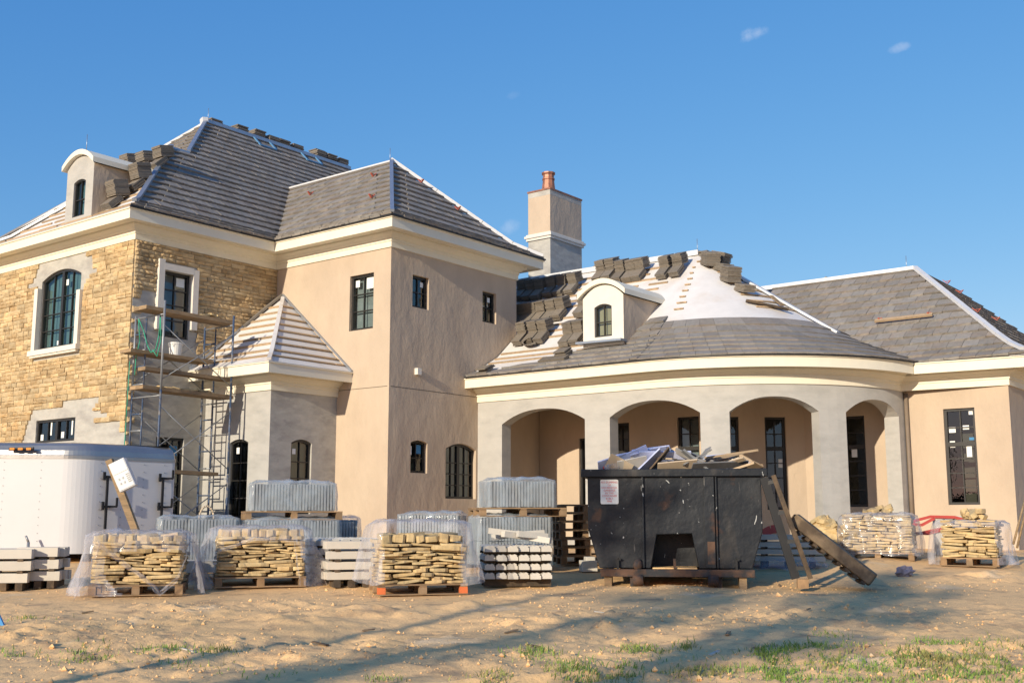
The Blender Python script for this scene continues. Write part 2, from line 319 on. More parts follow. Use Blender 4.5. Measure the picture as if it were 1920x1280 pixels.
# ---- windows: frame part with panes and muntins as sub-parts
def window(P, Nn, op, cols, rows, recess, film=None, mull=False, transom=None, stickers=(), parent=None, film_d=.10, fw=.055, name='window'):
    """P,Nn: wall path; op: its opening. rows: list of row fractions or an int"""
    s0, s1, z0, z1 = op['s0'], op['s1'], op['z0'], op['z1']; w = s1-s0
    hd = lambda s: head(op, s)
    def pt(s, z, d): x, y = P(s); nx, ny = Nn(s); return Vector((x-nx*d, y-ny*d, z))
    d0, d1 = recess, recess + .07
    par = parent or HOUSE
    mb = MB(); k = 12
    S = [s0 + w*i/k for i in range(k+1)]
    def bar(sa, za, sb, zb, wd, dep0, dep1, vertical):
        if vertical: q = [(sa-wd/2, za), (sa+wd/2, za), (sb+wd/2, zb), (sb-wd/2, zb)]
        else: q = [(sa, za-wd/2), (sb, zb-wd/2), (sb, zb+wd/2), (sa, za+wd/2)]
        f = [pt(s, z, dep0) for s, z in q]; b = [pt(s, z, dep1) for s, z in q]
        mb.mesh_add(f+b, [(0,1,2,3),(7,6,5,4),(0,4,5,1),(1,5,6,2),(2,6,7,3),(3,7,4,0)])
    bar(s0+fw/2, z0, s0+fw/2, hd(s0), fw, d0, d1, True); bar(s1-fw/2, z0, s1-fw/2, hd(s1), fw, d0, d1, True)
    bar(s0, z0+fw/2, s1, z0+fw/2, fw, d0-.004, d1, False)
    if op.get('arch'):
        for a, b in zip(S, S[1:]): bar(a, hd(a)-fw/2, b, hd(b)-fw/2, fw, d0-.004, d1, False)
    else: bar(s0, z1-fw/2, s1, z1-fw/2, fw, d0-.004, d1, False)
    if mull: bar((s0+s1)/2, z0, (s0+s1)/2, hd((s0+s1)/2), fw*1.7, d0-.002, d1, True)
    zz = [z0+fw]; rr = [1/rows]*rows if isinstance(rows, int) else rows
    ztop = z1 - fw + (op.get('arch', 0)*.0)
    for r in rr: zz.append(zz[-1] + r*(ztop - z0 - fw)/sum(rr))
    xs = [s0+fw + (w-2*fw)*i/cols for i in range(cols+1)]
    if transom is not None: bar(s0, zz[transom], s1, zz[transom], fw*1.6, d0-.003, d1, False)
    win = mb.build(name, M['bronze'], par); sub = win if parent is None else parent
    mu = MB(); mb = mu
    for i in range(1, cols):
        if mull and abs(xs[i]-(s0+s1)/2) < 1e-3: continue
        bar(xs[i], z0+fw, xs[i], hd(xs[i])-fw, .022, d0+.01, d1-.01, True)
    for j in range(1, len(zz)-1):
        if transom == j: continue
        bar(s0+fw, zz[j], s1-fw, zz[j], .022, d0+.008, d1-.008, False)
        if cols == 1: mu.build('muntin', M['bronze'], sub); mu = MB(); mb = mu
    if mu.v: mu.build('muntin', M['bronze'], sub)
    gd = d0 + .04
    for i in range(cols):
        for j in range(len(zz)-1):
            a, b = xs[i], xs[i+1]; za, zb = zz[j], zz[j+1]
            g = MB()
            if j == len(zz)-2 and op.get('arch'):
                q = [(a, za), (b, za)] + [(a+(b-a)*t, hd(a+(b-a)*t)-fw) for t in (1, .75, .5, .25, 0)]
            else: q = [(a, za), (b, za), (b, zb), (a, zb)]
            g.face([pt(s, z, gd) for s, z in q]); g.build('pane', M['glass'], sub)
    if film:
        g = MB(); n = 10
        q = [(s0+fw*.5, z0+fw*.5), (s1-fw*.5, z0+fw*.5)] + [(s1-fw*.5 - (w-fw)*t/n, hd(s1-fw*.5-(w-fw)*t/n)-fw*.5) for t in range(n+1)]
        g.face([pt(s, z, gd+film_d) for s, z in q]); g.build('inner_sheet', film, sub)
    for fs, fz, ws, hs, c in stickers:
        g = MB(); a = s0 + w*fs; z = z0 + (z1-z0)*fz
        g.box(pt(a, z, gd-.006), ws, .003, hs, ((pt(a+.05, z, 0)-pt(a-.05, z, 0)).normalized(), Vector((*Nn(a), 0)), Vector((0,0,1))))
        g.build('sticker', M[c], sub)
    return win

# ---- cornice swept along the eaves
def sweep(mb, path, prof, ends=True):
    n = len(path); nrm = []
    for i in range(n):
        ds = []
        if i > 0: ds.append((Vector(path[i])-Vector(path[i-1])).normalized())
        if i < n-1: ds.append((Vector(path[i+1])-Vector(path[i])).normalized())
        ns = [Vector((d.y, -d.x)) for d in ds]
        if len(ns) == 2:
            m = (ns[0]+ns[1]); m = m/ (m.dot(ns[0])) if m.length > 1e-6 else ns[0]
        else: m = ns[0]
        nrm.append(m)
    k = len(prof); base = len(mb.v)
    for p, m in zip(path, nrm):
        for o, z in prof: mb.v.append((p[0]+m.x*o, p[1]+m.y*o, z))
    for i in range(n-1):
        for j in range(k-1):
            a = base+i*k+j; mb.f.append((a, a+k, a+k+1, a+1)); mb.sm.append(False)
    if ends:
        mb.f.append(tuple(base+j for j in range(k))); mb.f.append(tuple(base+(n-1)*k+j for j in reversed(range(k)))); mb.sm += [False, False]
def eave_profiles(zb, zt):
    frieze = [(0, zb), (.035, zb), (.035, zb+.13), (.055, zb+.14), (.055, zb+.20), (.10, zb+.225), (.12, zb+.25), (.20, zb+.30), (.20, zt-.20), (0, zt-.20)]
    fascia = [(.12, zt-.205), (.46, zt-.205), (.46, zt-.235), (.50, zt-.235), (.50, zt-.03), (.53, zt-.025), (.53, zt), (.12, zt)]
    return frieze, fascia
ZU0, ZU1, ZL0, ZL1 = 7.09, 7.63, 3.79, 4.33
RC, RCX, RCY = 4.1, 25.2, 12.7
arc = [(RCX + RC*math.cos(math.radians(a)), RCY + RC*math.sin(math.radians(a))) for a in [180 + 90*i/30 for i in range(31)]]
up_path = [(14.0, 29.5), (14.0, 21.55), (18.0, 21.55), (18.0, 17.6), (22.63, 17.6), (22.63, 21.55)]
porch_path = [(21.1, 17.598)] + arc + [(25.2, 6.4), (34, 6.4)]
porch_path = porch_path[:31] + [(25.2, 6.4), (34, 6.4)]
bay_path = [(16.05, 21.55), (16.05, 19.27), (18.0, 19.27)]
for path, zb, zt in ((up_path, ZU0, ZU1), (porch_path, ZL0, ZL1), (bay_path, 3.77, 4.31)):
    fr, fa = eave_profiles(zb, zt)
    c = MB(); sweep(c, path, fr); c.build('frieze', M['trim'], HOUSE)
    c = MB(); sweep(c, path, fa); c.build('fascia', M['trim'], HOUSE)

# ---- stone wing walls (lit end wall X=14, side wall Y=21.55)
PA, NA, LA = line_path(14.0, 29.5, 14.0, 21.55)          # s runs toward the corner
sy = lambda Y: 29.5 - Y
wA = [dict(s0=sy(25.36), s1=sy(23.66), z0=4.95, z1=6.62, arch=.20), dict(s0=sy(25.22), s1=sy(23.55), z0=2.74, z1=3.27)]
b = MB(); wall(b, PA, NA, 0, LA, 0, ZU0+.1, wA, .22); b.build('stone_wall_backing', M['coat'], HOUSE)
PB, NB, LB = line_path(14.0, 21.55, 18.0, 21.55)
wB = [dict(s0=.72, s1=1.48, z0=5.02, z1=6.52), dict(s0=.77, s1=1.5, z0=.75, z1=2.78)]
b = MB(); wall(b, PB, NB, 0, LB, 0, ZU0+.1, wB, .22); b.build('stone_wall_backing', M['coat'], HOUSE)
window(PA, NA, wA[0], 4, 4, .05, M['sheet_teal'], mull=True, stickers=[(.58,.93,.1,.14,'paper'),(.42,.08,.06,.1,'paper')])
window(PA, NA, wA[1], 4, 1, .04, None, mull=True, stickers=[(.1,.25,.12,.14,'paper'),(.63,.3,.12,.14,'paper'),(.33,.6,.06,.3,'paper'),(.86,.6,.06,.35,'paper')])
window(PB, NB, wB[0], 2, 4, .05, M['sheet_grey'], stickers=[(.72,.87,.22,.2,'paper')])
window(PB, NB, wB[1], 2, 4, .05, None, stickers=[(.7,.86,.2,.22,'paper_blue')])
# cast stone surrounds
a = wA[0]
for s, sgn in ((a['s0'], -1), (a['s1'], 1)):
    x, y = PA(s); t = MB(); t.box((13.965, y - sgn*.075, (4.9+6.45)/2 if sgn < 0 else (4.9+6.2)/2), .14, .15, 1.55 if sgn < 0 else 1.30); t.build('window_jamb', M['white_trim'], HOUSE)
t = MB(); t.box((13.94, 24.51, 4.87), .2, 2.1, .12); t.box((13.955, 24.51, 4.79), .16, 2.0, .05); t.build('window_sill', M['white_trim'], HOUSE)
t = MB()
t.box((14.72-.075, 21.51, (5.15+6.52)/2+.12), .15, .14, 1.6); t.box((15.48+.085, 21.51, 5.95), .15, .14, 1.40); t.box((15.1, 21.506, 6.60), .78, .135, .15)
t.build('window_surround', M['white_trim'], HOUSE)

# ---- individual stones
def pip(x, y, poly):
    c = False; n = len(poly); j = n-1
    for i in range(n):
        xi, yi = poly[i]; xj, yj = poly[j]
        if (yi > y) != (yj > y) and x < (xj-xi)*(y-yi)/(yj-yi)+xi: c = not c
        j = i
    return c
def rock_block(seed):
    r = random.Random(seed); nx, ny = 4, 3; vs = []; fs = []
    for j in range(ny+1):
        for i in range(nx+1):
            e = i in (0, nx) or j in (0, ny)
            x = -.5+i/nx + (r.uniform(-.05,.05) if 0 < i < nx else r.uniform(-.012,.012)); z = -.5+j/ny + (r.uniform(-.06,.06) if 0 < j < ny else r.uniform(-.035,.035))
            vs.append((x, -.72+r.uniform(-.08,.08) if e else -1+r.uniform(-.3,.22), z))
    idx = lambda i, j: j*(nx+1)+i
    for j in range(ny):
        for i in range(nx): fs.append((idx(i,j), idx(i+1,j), idx(i+1,j+1), idx(i,j+1)))
    ring = [idx(i,0) for i in range(nx+1)] + [idx(nx,j) for j in range(1,ny+1)] + [idx(i,ny) for i in range(nx-1,-1,-1)] + [idx(0,j) for j in range(ny-1,0,-1)]
    k = len(vs)
    for i in ring: x, y, z = vs[i]; vs.append((x, 0.02, z))
    for q in range(len(ring)): fs.append((ring[q], k+q, k+(q+1)%len(ring), ring[(q+1)%len(ring)]))
    return vs, fs
ROCK = [rock_block(i) for i in range(14)]
ROCKME = []
for vs, fs in ROCK:
    me = bpy.data.meshes.new('stone'); me.from_pydata(vs, [], fs); me.materials.append(M['stone']); ROCKME.append(me)
patch_hi = [(onX(px, py, 14.0).y, onX(px, py, 14.0).z) for px, py in [(62,540),(62,530),(72,527),(70,512),(83,502),(84,493),(158,476),(160,483),(171,486),(173,512),(163,516),(160,534),(150,537)]]
patch_lo = [(onX(px, py, 14.0).y, onX(px, py, 14.0).z) for px, py in [(44,900),(47,832),(49,807),(61,771),(126,757),(131,750),(179,748),(182,761),(164,763),(164,771),(189,771),(192,779),(177,781),(180,793),(216,793),(220,807),(226,809),(228,900)]]
zx = lambda x, y: (lambda p: (p.x, p.z))(onY(220+x*.34375, 440+y*.34375, 21.55))
cover_B = [zx(*q) for q in [(60,-40),(900,-40),(900,350),(600,640),(560,700),(470,690),(440,640),(430,510),(330,500),(225,500),(225,305),(130,310),(60,335)]]
stones = []
def lay(side):
    rnd = random.Random(31 if side == 'A' else 47); z = 2.25
    while z < ZU0 - .02:
        h = rnd.choice([.085, .095, .11, .12, .14]); h = min(h, ZU0-.005-z)
        if h < .05: break
        s = -rnd.random()*.3 if side == 'B' else (LA - 6.6) - rnd.random()*.3
        Lm = LB if side == 'B' else LA
        while s < Lm:
            w = rnd.uniform(.17, .40)*(.8 + h*1.6)
            if Lm - (s+w) < .14: w = Lm - s
            a, b_, za, zb = max(s, 0), min(s+w, Lm), z, z+h
            s += w
            # an occasional tall gap split: two thin stones in one course
            parts = [(za, zb)] if h < .135 or rnd.random() > .35 else [(za, za+h*.48), (za+h*.48, zb)]
            for q0, q1 in parts:
                zc = (q0+q1)/2; a2, b2 = a, b_
                if side == 'A':
                    Y0, Y1 = 29.5-b2, 29.5-a2
                    if any(pip(yy, zc, patch_hi) or pip(yy, zc, patch_lo) for yy in (Y0+.03, (Y0+Y1)/2, Y1-.03)): continue
                    skip = False
                    for (o0, o1, oz0, oz1) in ((23.50, 25.52, 4.76, 6.75), (23.5, 25.27, 2.5, 3.3)):
                        if Y0 < o1 and Y1 > o0 and q0 < oz1 and q1 > oz0:
                            if Y1 > o1 + .06 and Y0 > o0: a2 = b2 - 0; lo = o1; a2 = 29.5-Y1; b2 = 29.5-o1
                            elif Y0 < o0 - .06 and Y1 < o1: a2 = 29.5-o0; b2 = 29.5-Y0
                            else: skip = True
                    if skip or b2-a2 < .05: continue
                    c = Vector((14.0, 29.5-(a2+b2)/2, zc)); stones.append((c, 'A', b2-a2, q1-q0, rnd.uniform(.035, .06), rnd.randrange(14), rnd.random() < .5))
                else:
                    xc = 14+(a2+b2)/2
                    inside = pip(xc, zc, cover_B)
                    if not inside:
                        if a2 > .01 or int(zc*7.3) % 2: continue
                        b2 = a2 + rnd.uniform(.13, .22)
                    o0, o1, oz0, oz1 = 14.57, 15.65, 4.9, 6.7
                    X0, X1 = 14+a2, 14+b2
                    if inside and X0 < o1 and X1 > o0 and q0 < oz1 and q1 > oz0:
                        if X0 < o0-.06 and X1 < o1: b2 = o0-14
                        elif X1 > o1+.06 and X0 > o0: a2 = o1-14
                        else: continue
                    if b2-a2 < .05: continue
                    stones.append((Vector((14+(a2+b2)/2, 21.55, zc)), 'B', b2-a2, q1-q0, rnd.uniform(.035, .065), rnd.randrange(14), rnd.random() < .5))
        z += h
lay('A'); lay('B')
def stone_matrix(c, side, w, h, d, flip):
    R = Matrix.Rotation(-math.pi/2, 4, 'Z') if side == 'A' else Matrix.Identity(4)
    return Matrix.Translation(c) @ R @ Matrix.Diagonal(((-1 if flip else 1)*(w-.008), d, h-.007, 1))
def area_px(c, w, h):
    x, y = proj(c)
    if x < 2 or x > 1918 or y > 850: return 0
    return w*h/((c-CAMP).length**2)
stones.sort(key=lambda s: -area_px(s[0], s[2], s[3]))
SW = {k: place(bpy.data.objects.new('ledgestone_facing', None), HOUSE, c) for k, c in (('A', (14, 24, 2.2)), ('B', (16, 21.55, 2.2)))}
rest = {'A': MB(), 'B': MB()}
for i, (c, side, w, h, d, k, fl) in enumerate(stones):
    T = stone_matrix(c, side, w, h, d, fl)
    if i < 300: inst('stone', ROCKME[k], SW[side], T)
    else:
        vs, fs = ROCK[k]; rest[side].mesh_add([T @ Vector(v) for v in vs], fs)
for k in rest: tag(rest[k].build('stone_courses', M['stone'], SW[k]), kind='stuff')

# ---- tower walls
PT, NT, LT = line_path(18.0, 21.55, 18.0, 17.6)
wT = [dict(s0=21.55-18.92, s1=21.55-18.14, z0=5.28, z1=6.58)]
b = MB(); wall(b, PT, NT, 0, LT, 0, ZU0+.1, wT, .2); b.build('stucco_wall', M['stucco'], HOUSE)
PR, NR, LR = line_path(18.0, 17.6, 22.63, 17.6)
wR = [dict(s0=.72, s1=1.28, z0=5.82, z1=6.58), dict(s0=3.26, s1=3.80, z0=5.82, z1=6.60), dict(s0=.73, s1=1.29, z0=2.02, z1=2.70, arch=.06), dict(s0=1.93, s1=3.03, z0=1.46, z1=2.62, arch=.14)]
b = MB(); wall(b, PR, NR, 0, LR, 0, ZU0+.1, wR, .2); b.build('stucco_wall', M['stucco'], HOUSE)
window(PT, NT, wT[0], 2, 3, .07, M['sheet_grey'], stickers=[(.2,.86,.13,.16,'paper'),(.72,.84,.22,.26,'paper')])
window(PR, NR, wR[0], 2, 2, .09, M['sheet_teal'], stickers=[(.78,.78,.1,.12,'paper')])
window(PR, NR, wR[1], 2, 2, .09, M['sheet_cream'], stickers=[(.7,.78,.1,.12,'paper')])
window(PR, NR, wR[2], 2, 2, .09, None, stickers=[(.68,.8,.17,.2,'paper_blue'),(.2,.75,.1,.2,'paper')])
window(PR, NR, wR[3], 4, 4, .09, M['sheet_cream'], mull=True)
g = MB()   # control joint in the stucco at first floor level
g.box((17.999, 19.6, 3.92), .006, 3.9, .012); g.box((20.2, 17.599, 3.92), 4.3, .006, .012); g.build('control_joint', M['interior'], HOUSE)
v = MB(); c = onY(781, 695, 17.6); v.box((c.x, 17.55, c.z-.02), .13, .1, .15); v.build('wall_vent', M['white_trim'], HOUSE)
# ---- bay in the inner corner
PC, NC, LC = line_path(16.05, 21.55, 16.05, 19.27)
wC = [dict(s0=21.55-20.62, s1=21.55-19.98, z0=1.0, z1=2.66, arch=.08)]
b = MB(); wall(b, PC, NC, 0, LC, 0, 3.85, wC, .18); b.build('bay_wall', M['coat_pale'], HOUSE)
PD, ND, LD = line_path(16.05, 19.27, 18.0, 19.27)
wD = [dict(s0=.62, s1=1.22, z0=1.1, z1=2.66, arch=.08)]
b = MB(); wall(b, PD, ND, 0, LD, 0, 3.85, wD, .18); b.build('bay_wall', M['coat'], HOUSE)
window(PC, NC, wC[0], 2, 4, .05, None, stickers=[(.3,.9,.1,.14,'paper')])
window(PD, ND, wD[0], 2, 4, .05, M['sheet_cream'], stickers=[(.25,.88,.1,.12,'paper')])
# ---- curved porch with arches
Ls = 17.6 - 12.7; La = RC*math.pi/2
def PP(s):
    if s <= Ls: return (21.1, 17.6 - s)
    a = math.pi + (s-Ls)/RC; return (RCX + RC*math.cos(a), RCY + RC*math.sin(a))
def NP(s):
    if s <= Ls: return (-1, 0)
    a = math.pi + (s-Ls)/RC; return (math.cos(a), math.sin(a))
sA = lambda deg: Ls + RC*math.radians(deg-180)
arches = [dict(s0=17.6-16.85, s1=17.6-14.45, z0=0, z1=3.22, arch=.31, pw=2.3), dict(s0=17.6-13.78, s1=sA(195.6), z0=0, z1=3.22, arch=.31, pw=2.3),
          dict(s0=sA(204.2), s1=sA(230.7), z0=0, z1=3.22, arch=.31, pw=2.3), dict(s0=sA(239.8), s1=sA(264.5), z0=0, z1=3.22, arch=.31, pw=2.3)]
b = MB(); wall(b, PP, NP, 0, Ls+La, 0, ZL0+.1, arches, .34, step=.18); b.build('arcade_wall', M['coat_pale'], HOUSE)
# ---- wing and rear walls of the porch
PW, NW, LW = line_path(25.2, 11.0, 25.2, 6.4)
wW = [dict(s0=11-7.78, s1=11-7.12, z0=1.29, z1=3.36), dict(s0=11-10.05, s1=11-9.55, z0=1.26, z1=3.32)]
b = MB(); wall(b, PW, NW, 0, LW, 0, ZL0+.1, wW, .2); b.build('stucco_wall', M['stucco'], HOUSE)
window(PW, NW, wW[0], 2, [1,1,1,1,1.15,1.15][::1], .06, None, transom=4, stickers=[(.22,.78,.14,.12,'paper'),(.66,.8,.13,.09,'paper'),(.2,.63,.11,.14,'paper'),(.72,.55,.11,.24,'paper'),(.82,.68,.1,.06,'paper_blue'),(.85,.95,.1,.08,'paper')])
window(PW, NW, wW[1], 1, [1,1,1,1,1,1], .06, None, transom=4, stickers=[(.4,.6,.13,.22,'paper')])
PQ, NQ, LQ = line_path(25.2, 6.4, 34.0, 6.4)
b = MB(); wall(b, PQ, NQ, 0, LQ, 0, ZL0+.1, [], .2); b.build('stucco_wall', M['stucco'], HOUSE)
PE, NE, LE = line_path(23.6, 17.6, 23.6, 12.75)
wE = [dict(s0=17.6-16.35, s1=17.6-15.9, z0=.3, z1=3.0), dict(s0=17.6-15.35, s1=17.6-14.85, z0=1.2, z1=3.33), dict(s0=17.6-13.5, s1=17.6-12.92, z0=1.2, z1=3.38)]
b = MB(); wall(b, PE, NE, 0, LE, 0, 4.2, wE, .2); b.build('stucco_wall', M['stucco'], HOUSE)
window(PE, NE, wE[0], 1, 1, .06, None, name='porch_door')
for w_ in wE[1:]: window(PE, NE, w_, 2, [1,1,1,1,1,1], .06, M['sheet_grey'] if w_ is wE[2] else None, transom=4)
PF, NF, LF = line_path(23.6, 12.75, 25.2, 11.0)
wF = [dict(s0=.28, s1=.80, z0=1.2, z1=3.36), dict(s0=1.42, s1=1.92, z0=1.2, z1=3.36)]
b = MB(); wall(b, PF, NF, 0, LF, 0, 4.2, wF, .2); b.build('stucco_wall', M['stucco'], HOUSE)
for w_ in wF: window(PF, NF, w_, 2, [1,1,1,1,1,1], .06, None, transom=4, stickers=[(.75,.5,.1,.2,'paper')])
b = MB(); b.face([(22.6,17.61,0),(23.6,17.61,0),(23.6,17.61,4.2),(22.6,17.61,4.2)]); b.build('stucco_wall', M['stucco'], HOUSE)
b = MB(); b.face([(21.3,17.6,3.86)] + [(RCX+(RC-.2)*math.cos(math.radians(a)), RCY+(RC-.2)*math.sin(math.radians(a)), 3.86) for a in range(180,271,5)] + [(25.2,11,3.86),(23.6,12.75,3.86),(23.6,17.6,3.86)]); b.build('porch_ceiling', M['stucco'], HOUSE)
b = MB(); b.prism([(21.0,17.6,.02)] + [(RCX+(RC+.1)*math.cos(math.radians(a)), RCY+(RC+.1)*math.sin(math.radians(a)), .02) for a in range(180,271,5)] + [(25.2,11,.02),(23.6,12.75,.02),(23.6,17.6,.02)], (0,0,.5)); b.build('porch_floor', M['coat'], HOUSE)
d = MB(); p = [onX(1691, 762, 25.1), onX(1703, 980, 25.1)]; d.tube((25.12, 8.55, 3.75), (25.12, 8.55, .2), .045, 10); d.build('downpipe', M['downpipe'], HOUSE)
# rear closure of the shell (keeps the rooms dim)
b = MB()
for q in ([(14,29.5,0),(14,31,0),(29,31,0),(29,17.7,0)],):
    for (x0,y0,_),(x1,y1,_) in zip(q, q[1:]): b.face([(x0,y0,0),(x1,y1,0),(x1,y1,7.6),(x0,y0,7.6)])
b.face([(29,17.7,0),(34,17.7,0),(34,17.7,4.3),(29,17.7,4.3)]); b.face([(34,17.7,0),(34,6.4,0),(34,6.4,4.3),(34,17.7,4.3)])
b.face([(22.63,17.6,3.9),(22.63,21.55,3.9),(22.63,21.55,7.6),(22.63,17.6,7.6)]); b.face([(22.63,21.55,3.9),(29,21.55,3.9),(29,21.55,7.6),(22.63,21.55,7.6)])
b.build('rear_wall', M['stucco'], HOUSE)
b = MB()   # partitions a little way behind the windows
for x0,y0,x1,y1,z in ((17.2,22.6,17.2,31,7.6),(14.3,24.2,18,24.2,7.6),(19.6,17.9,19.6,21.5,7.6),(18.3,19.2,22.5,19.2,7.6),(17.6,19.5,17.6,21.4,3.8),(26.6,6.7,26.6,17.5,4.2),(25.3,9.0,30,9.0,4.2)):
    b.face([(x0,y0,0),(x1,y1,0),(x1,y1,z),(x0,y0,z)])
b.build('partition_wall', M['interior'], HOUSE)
# =================================================================== ROOFS
def profU(d): return .55*d if d < .6 else .33 + .96*(d-.6)
def profL(d): return .52*d if d < 1.25 else .65 + .83*(d-1.25)
def profW(d): return .6*d if d < .5 else .3 + .9*(d-.5)
def profB(d): return .6*d if d < .45 else .27 + .88*(d-.45)
BRK = {profU: .6, profL: 1.25, profW: .5, profB: .45}
def clip_half(poly, nx, ny, c):
    """keep nx*x+ny*y<=c"""
    out = []
    for (x0, y0), (x1, y1) in zip(poly, poly[1:]+poly[:1]):
        a, b = nx*x0+ny*y0-c, nx*x1+ny*y1-c
        if a <= 0: out.append((x0, y0))
        if (a < 0 < b) or (b < 0 < a): t = a/(a-b); out.append((x0+(x1-x0)*t, y0+(y1-y0)*t))
    return out
def clip_rect(poly, s0, s1, d0, d1):
    for n in ((-1,0,-s0),(1,0,s1),(0,-1,-d0),(0,1,d1)):
        poly = clip_half(poly, *n)
        if len(poly) < 3: return []
    return poly
def area2(p): return abs(sum(a[0]*b[1]-b[0]*a[1] for a, b in zip(p, p[1:]+p[:1])))/2
def rows_for(prof, dmax, expo):
    """plan distances of course lines, equal steps measured up the slope"""
    out = [0.0]; d = 0.0
    while d < dmax:
        sl = (prof(d+.01)-prof(d))/.01; d += expo/math.hypot(1, sl); out.append(d)
    return out
class Slope:
    def __init__(s, e0, e1, z0, prof, plan):
        s.e0 = Vector(e0); s.a = (Vector(e1)-s.e0).normalized(); s.i = Vector((-s.a.y, s.a.x))
        if sum((Vector(p)-s.e0).dot(s.i) for p in plan) < 0: s.i = -s.i
        s.z0, s.prof = z0, prof
        s.poly = [((Vector(p)-s.e0).dot(s.a), (Vector(p)-s.e0).dot(s.i)) for p in plan]
        s.dmax = max(d for _, d in s.poly)
    def pt(s, u, d, lift=0):
        p = s.e0 + s.a*u + s.i*d; q = Vector((p.x, p.y, s.z0 + s.prof(d)))
        return q + s.nrm(d)*lift if lift else q
    def nrm(s, d):
        k = (s.prof(d+.005)-s.prof(d-.005))/.01; return Vector((-s.i.x*k, -s.i.y*k, 1)).normalized()
    def deck(s, name, material):
        mb = MB(); br = BRK[s.prof]
        for lo, hi in ((-1, br), (br, 99)):
            q = clip_rect(s.poly, -99, 99, lo, hi)
            if len(q) > 2: mb.face([s.pt(u, d) for u, d in q])
        # thickness at the eave
        return mb.build(name, material, HOUSE)
    def hit(s, px, py):
        r = ray(px, py).normalized(); prev = None; t = 8.0
        f = lambda t: (lambda p: p.z - (s.z0 + s.prof((Vector((p.x, p.y))-s.e0).dot(s.i))))(CAMP + r*t)
        while t < 60:
            v = f(t)
            if prev is not None and prev > 0 >= v:
                lo, hi = t-.1, t
                for _ in range(20):
                    m = (lo+hi)/2
                    if f(m) > 0: lo = m
                    else: hi = m
                p = CAMP + r*hi; q = Vector((p.x, p.y)) - s.e0; return q.dot(s.a), q.dot(s.i)
            prev = v; t += .1
        return None
TILE_W, EXPO = .33, .30
def tile_template(seed):
    r = random.Random(seed); n = 4; vs = []; fs = []
    for z in (0, -1):
        for j in (0, 1):
            for i in range(n+1): vs.append((i/n, j + (r.uniform(-.025, .02) if j == 0 else 0), z + (r.uniform(-.08, .08) if z == 0 else 0)))
    k = n+1
    for i in range(n):
        fs += [(i, i+1, k+i+1, k+i), (2*k+i, 3*k+i, 3*k+i+1, 2*k+i+1), (i, 2*k+i, 2*k+i+1, i+1)]
    fs += [(0, k, 3*k, 2*k), (n, 2*k+n, 3*k+n, k+n)]
    return vs, fs
TT = [tile_template(i) for i in range(6)]; TTM = []
for vs, fs in TT:
    me = bpy.data.meshes.new('roof_tile'); me.from_pydata(vs, [], fs); me.materials.append(M['tile']); TTM.append(me)
TILES = []    # (area_px, slope deck, kind, data)
def px_area(c, n, A):
    x, y = proj(c)
    if not (-5 < x < 1925): return 0
    v = CAMP - c; dd = v.length; return max(0, A*n.dot(v/dd))/(dd*dd)
def tile_slope(sl, deck, region=None, seed=1, skip=None):
    rnd = random.Random(seed); rows = rows_for(sl.prof, sl.dmax, EXPO); poly = region or sl.poly
    smin, smax = min(u for u, _ in poly), max(u for u, _ in poly)
    for j, (d0, d1) in enumerate(zip(rows, rows[1:])):
        off = (j*.37 % 1)*TILE_W; u = smin - off - TILE_W
        ov = (d1-d0)*.12
        while u < smax:
            u0, u1 = u, u+TILE_W; u += TILE_W
            q = clip_rect(poly, u0, u1, d0, d1)
            if len(q) < 3: continue
            ar = area2(q); full = TILE_W*(d1-d0)
            if ar < full*.05: continue
            dm = (d0+d1)/2; n = sl.nrm(dm)
            if ar > full*.985:
                jl = rnd.uniform(-.004, .006)
                pb = sl.pt(u0+.003, d0-.02) + n*(.088+jl); ptp = sl.pt(u0+.003, d1+ov) + n*(.030)
                up = ptp-pb; a3 = Vector((sl.a.x, sl.a.y, 0)); nn = a3.cross(up).normalized()
                if nn.z < 0: nn = -nn
                T = Matrix((( a3.x*(TILE_W-.006), up.x, nn.x*.05, pb.x), (a3.y*(TILE_W-.006), up.y, nn.y*.05, pb.y), (0, up.z, nn.z*.05, pb.z), (0,0,0,1)))
                TILES.append((px_area(pb, n, full), deck, 'full', (T, rnd.randrange(6))))
            else:
                m = MB(); top = []
                for (uu, dd) in q:
                    t = (dd-d0)/(d1-d0); top.append(sl.pt(uu, dd) + n*(.086*(1-t) + .032*t))
                m.prism([p - n*.045 for p in top], n*.045)
                TILES.append((px_area(top[0], n, ar), deck, 'cut', m))
def finish_tiles():
    TILES.sort(key=lambda t: -t[0]); rest = {}
    for i, (ar, deck, kind, data) in enumerate(TILES):
        if i < 300:
            if kind == 'full': inst('roof_tile', TTM[data[1]], deck, data[0])
            else: data.build('roof_tile', M['tile'], deck)
        else:
            mb = rest.setdefault(deck.name, (deck, MB()))[1]
            if kind == 'full': vs, fs = TT[data[1]]; mb.mesh_add([data[0] @ Vector(v) for v in vs], fs)
            else: mb.mesh_add([Vector(v) for v in data.v], data.f)
    for deck, mb in rest.values(): tag(mb.build('roof_tile_courses', M['tile'], deck), kind='stuff')
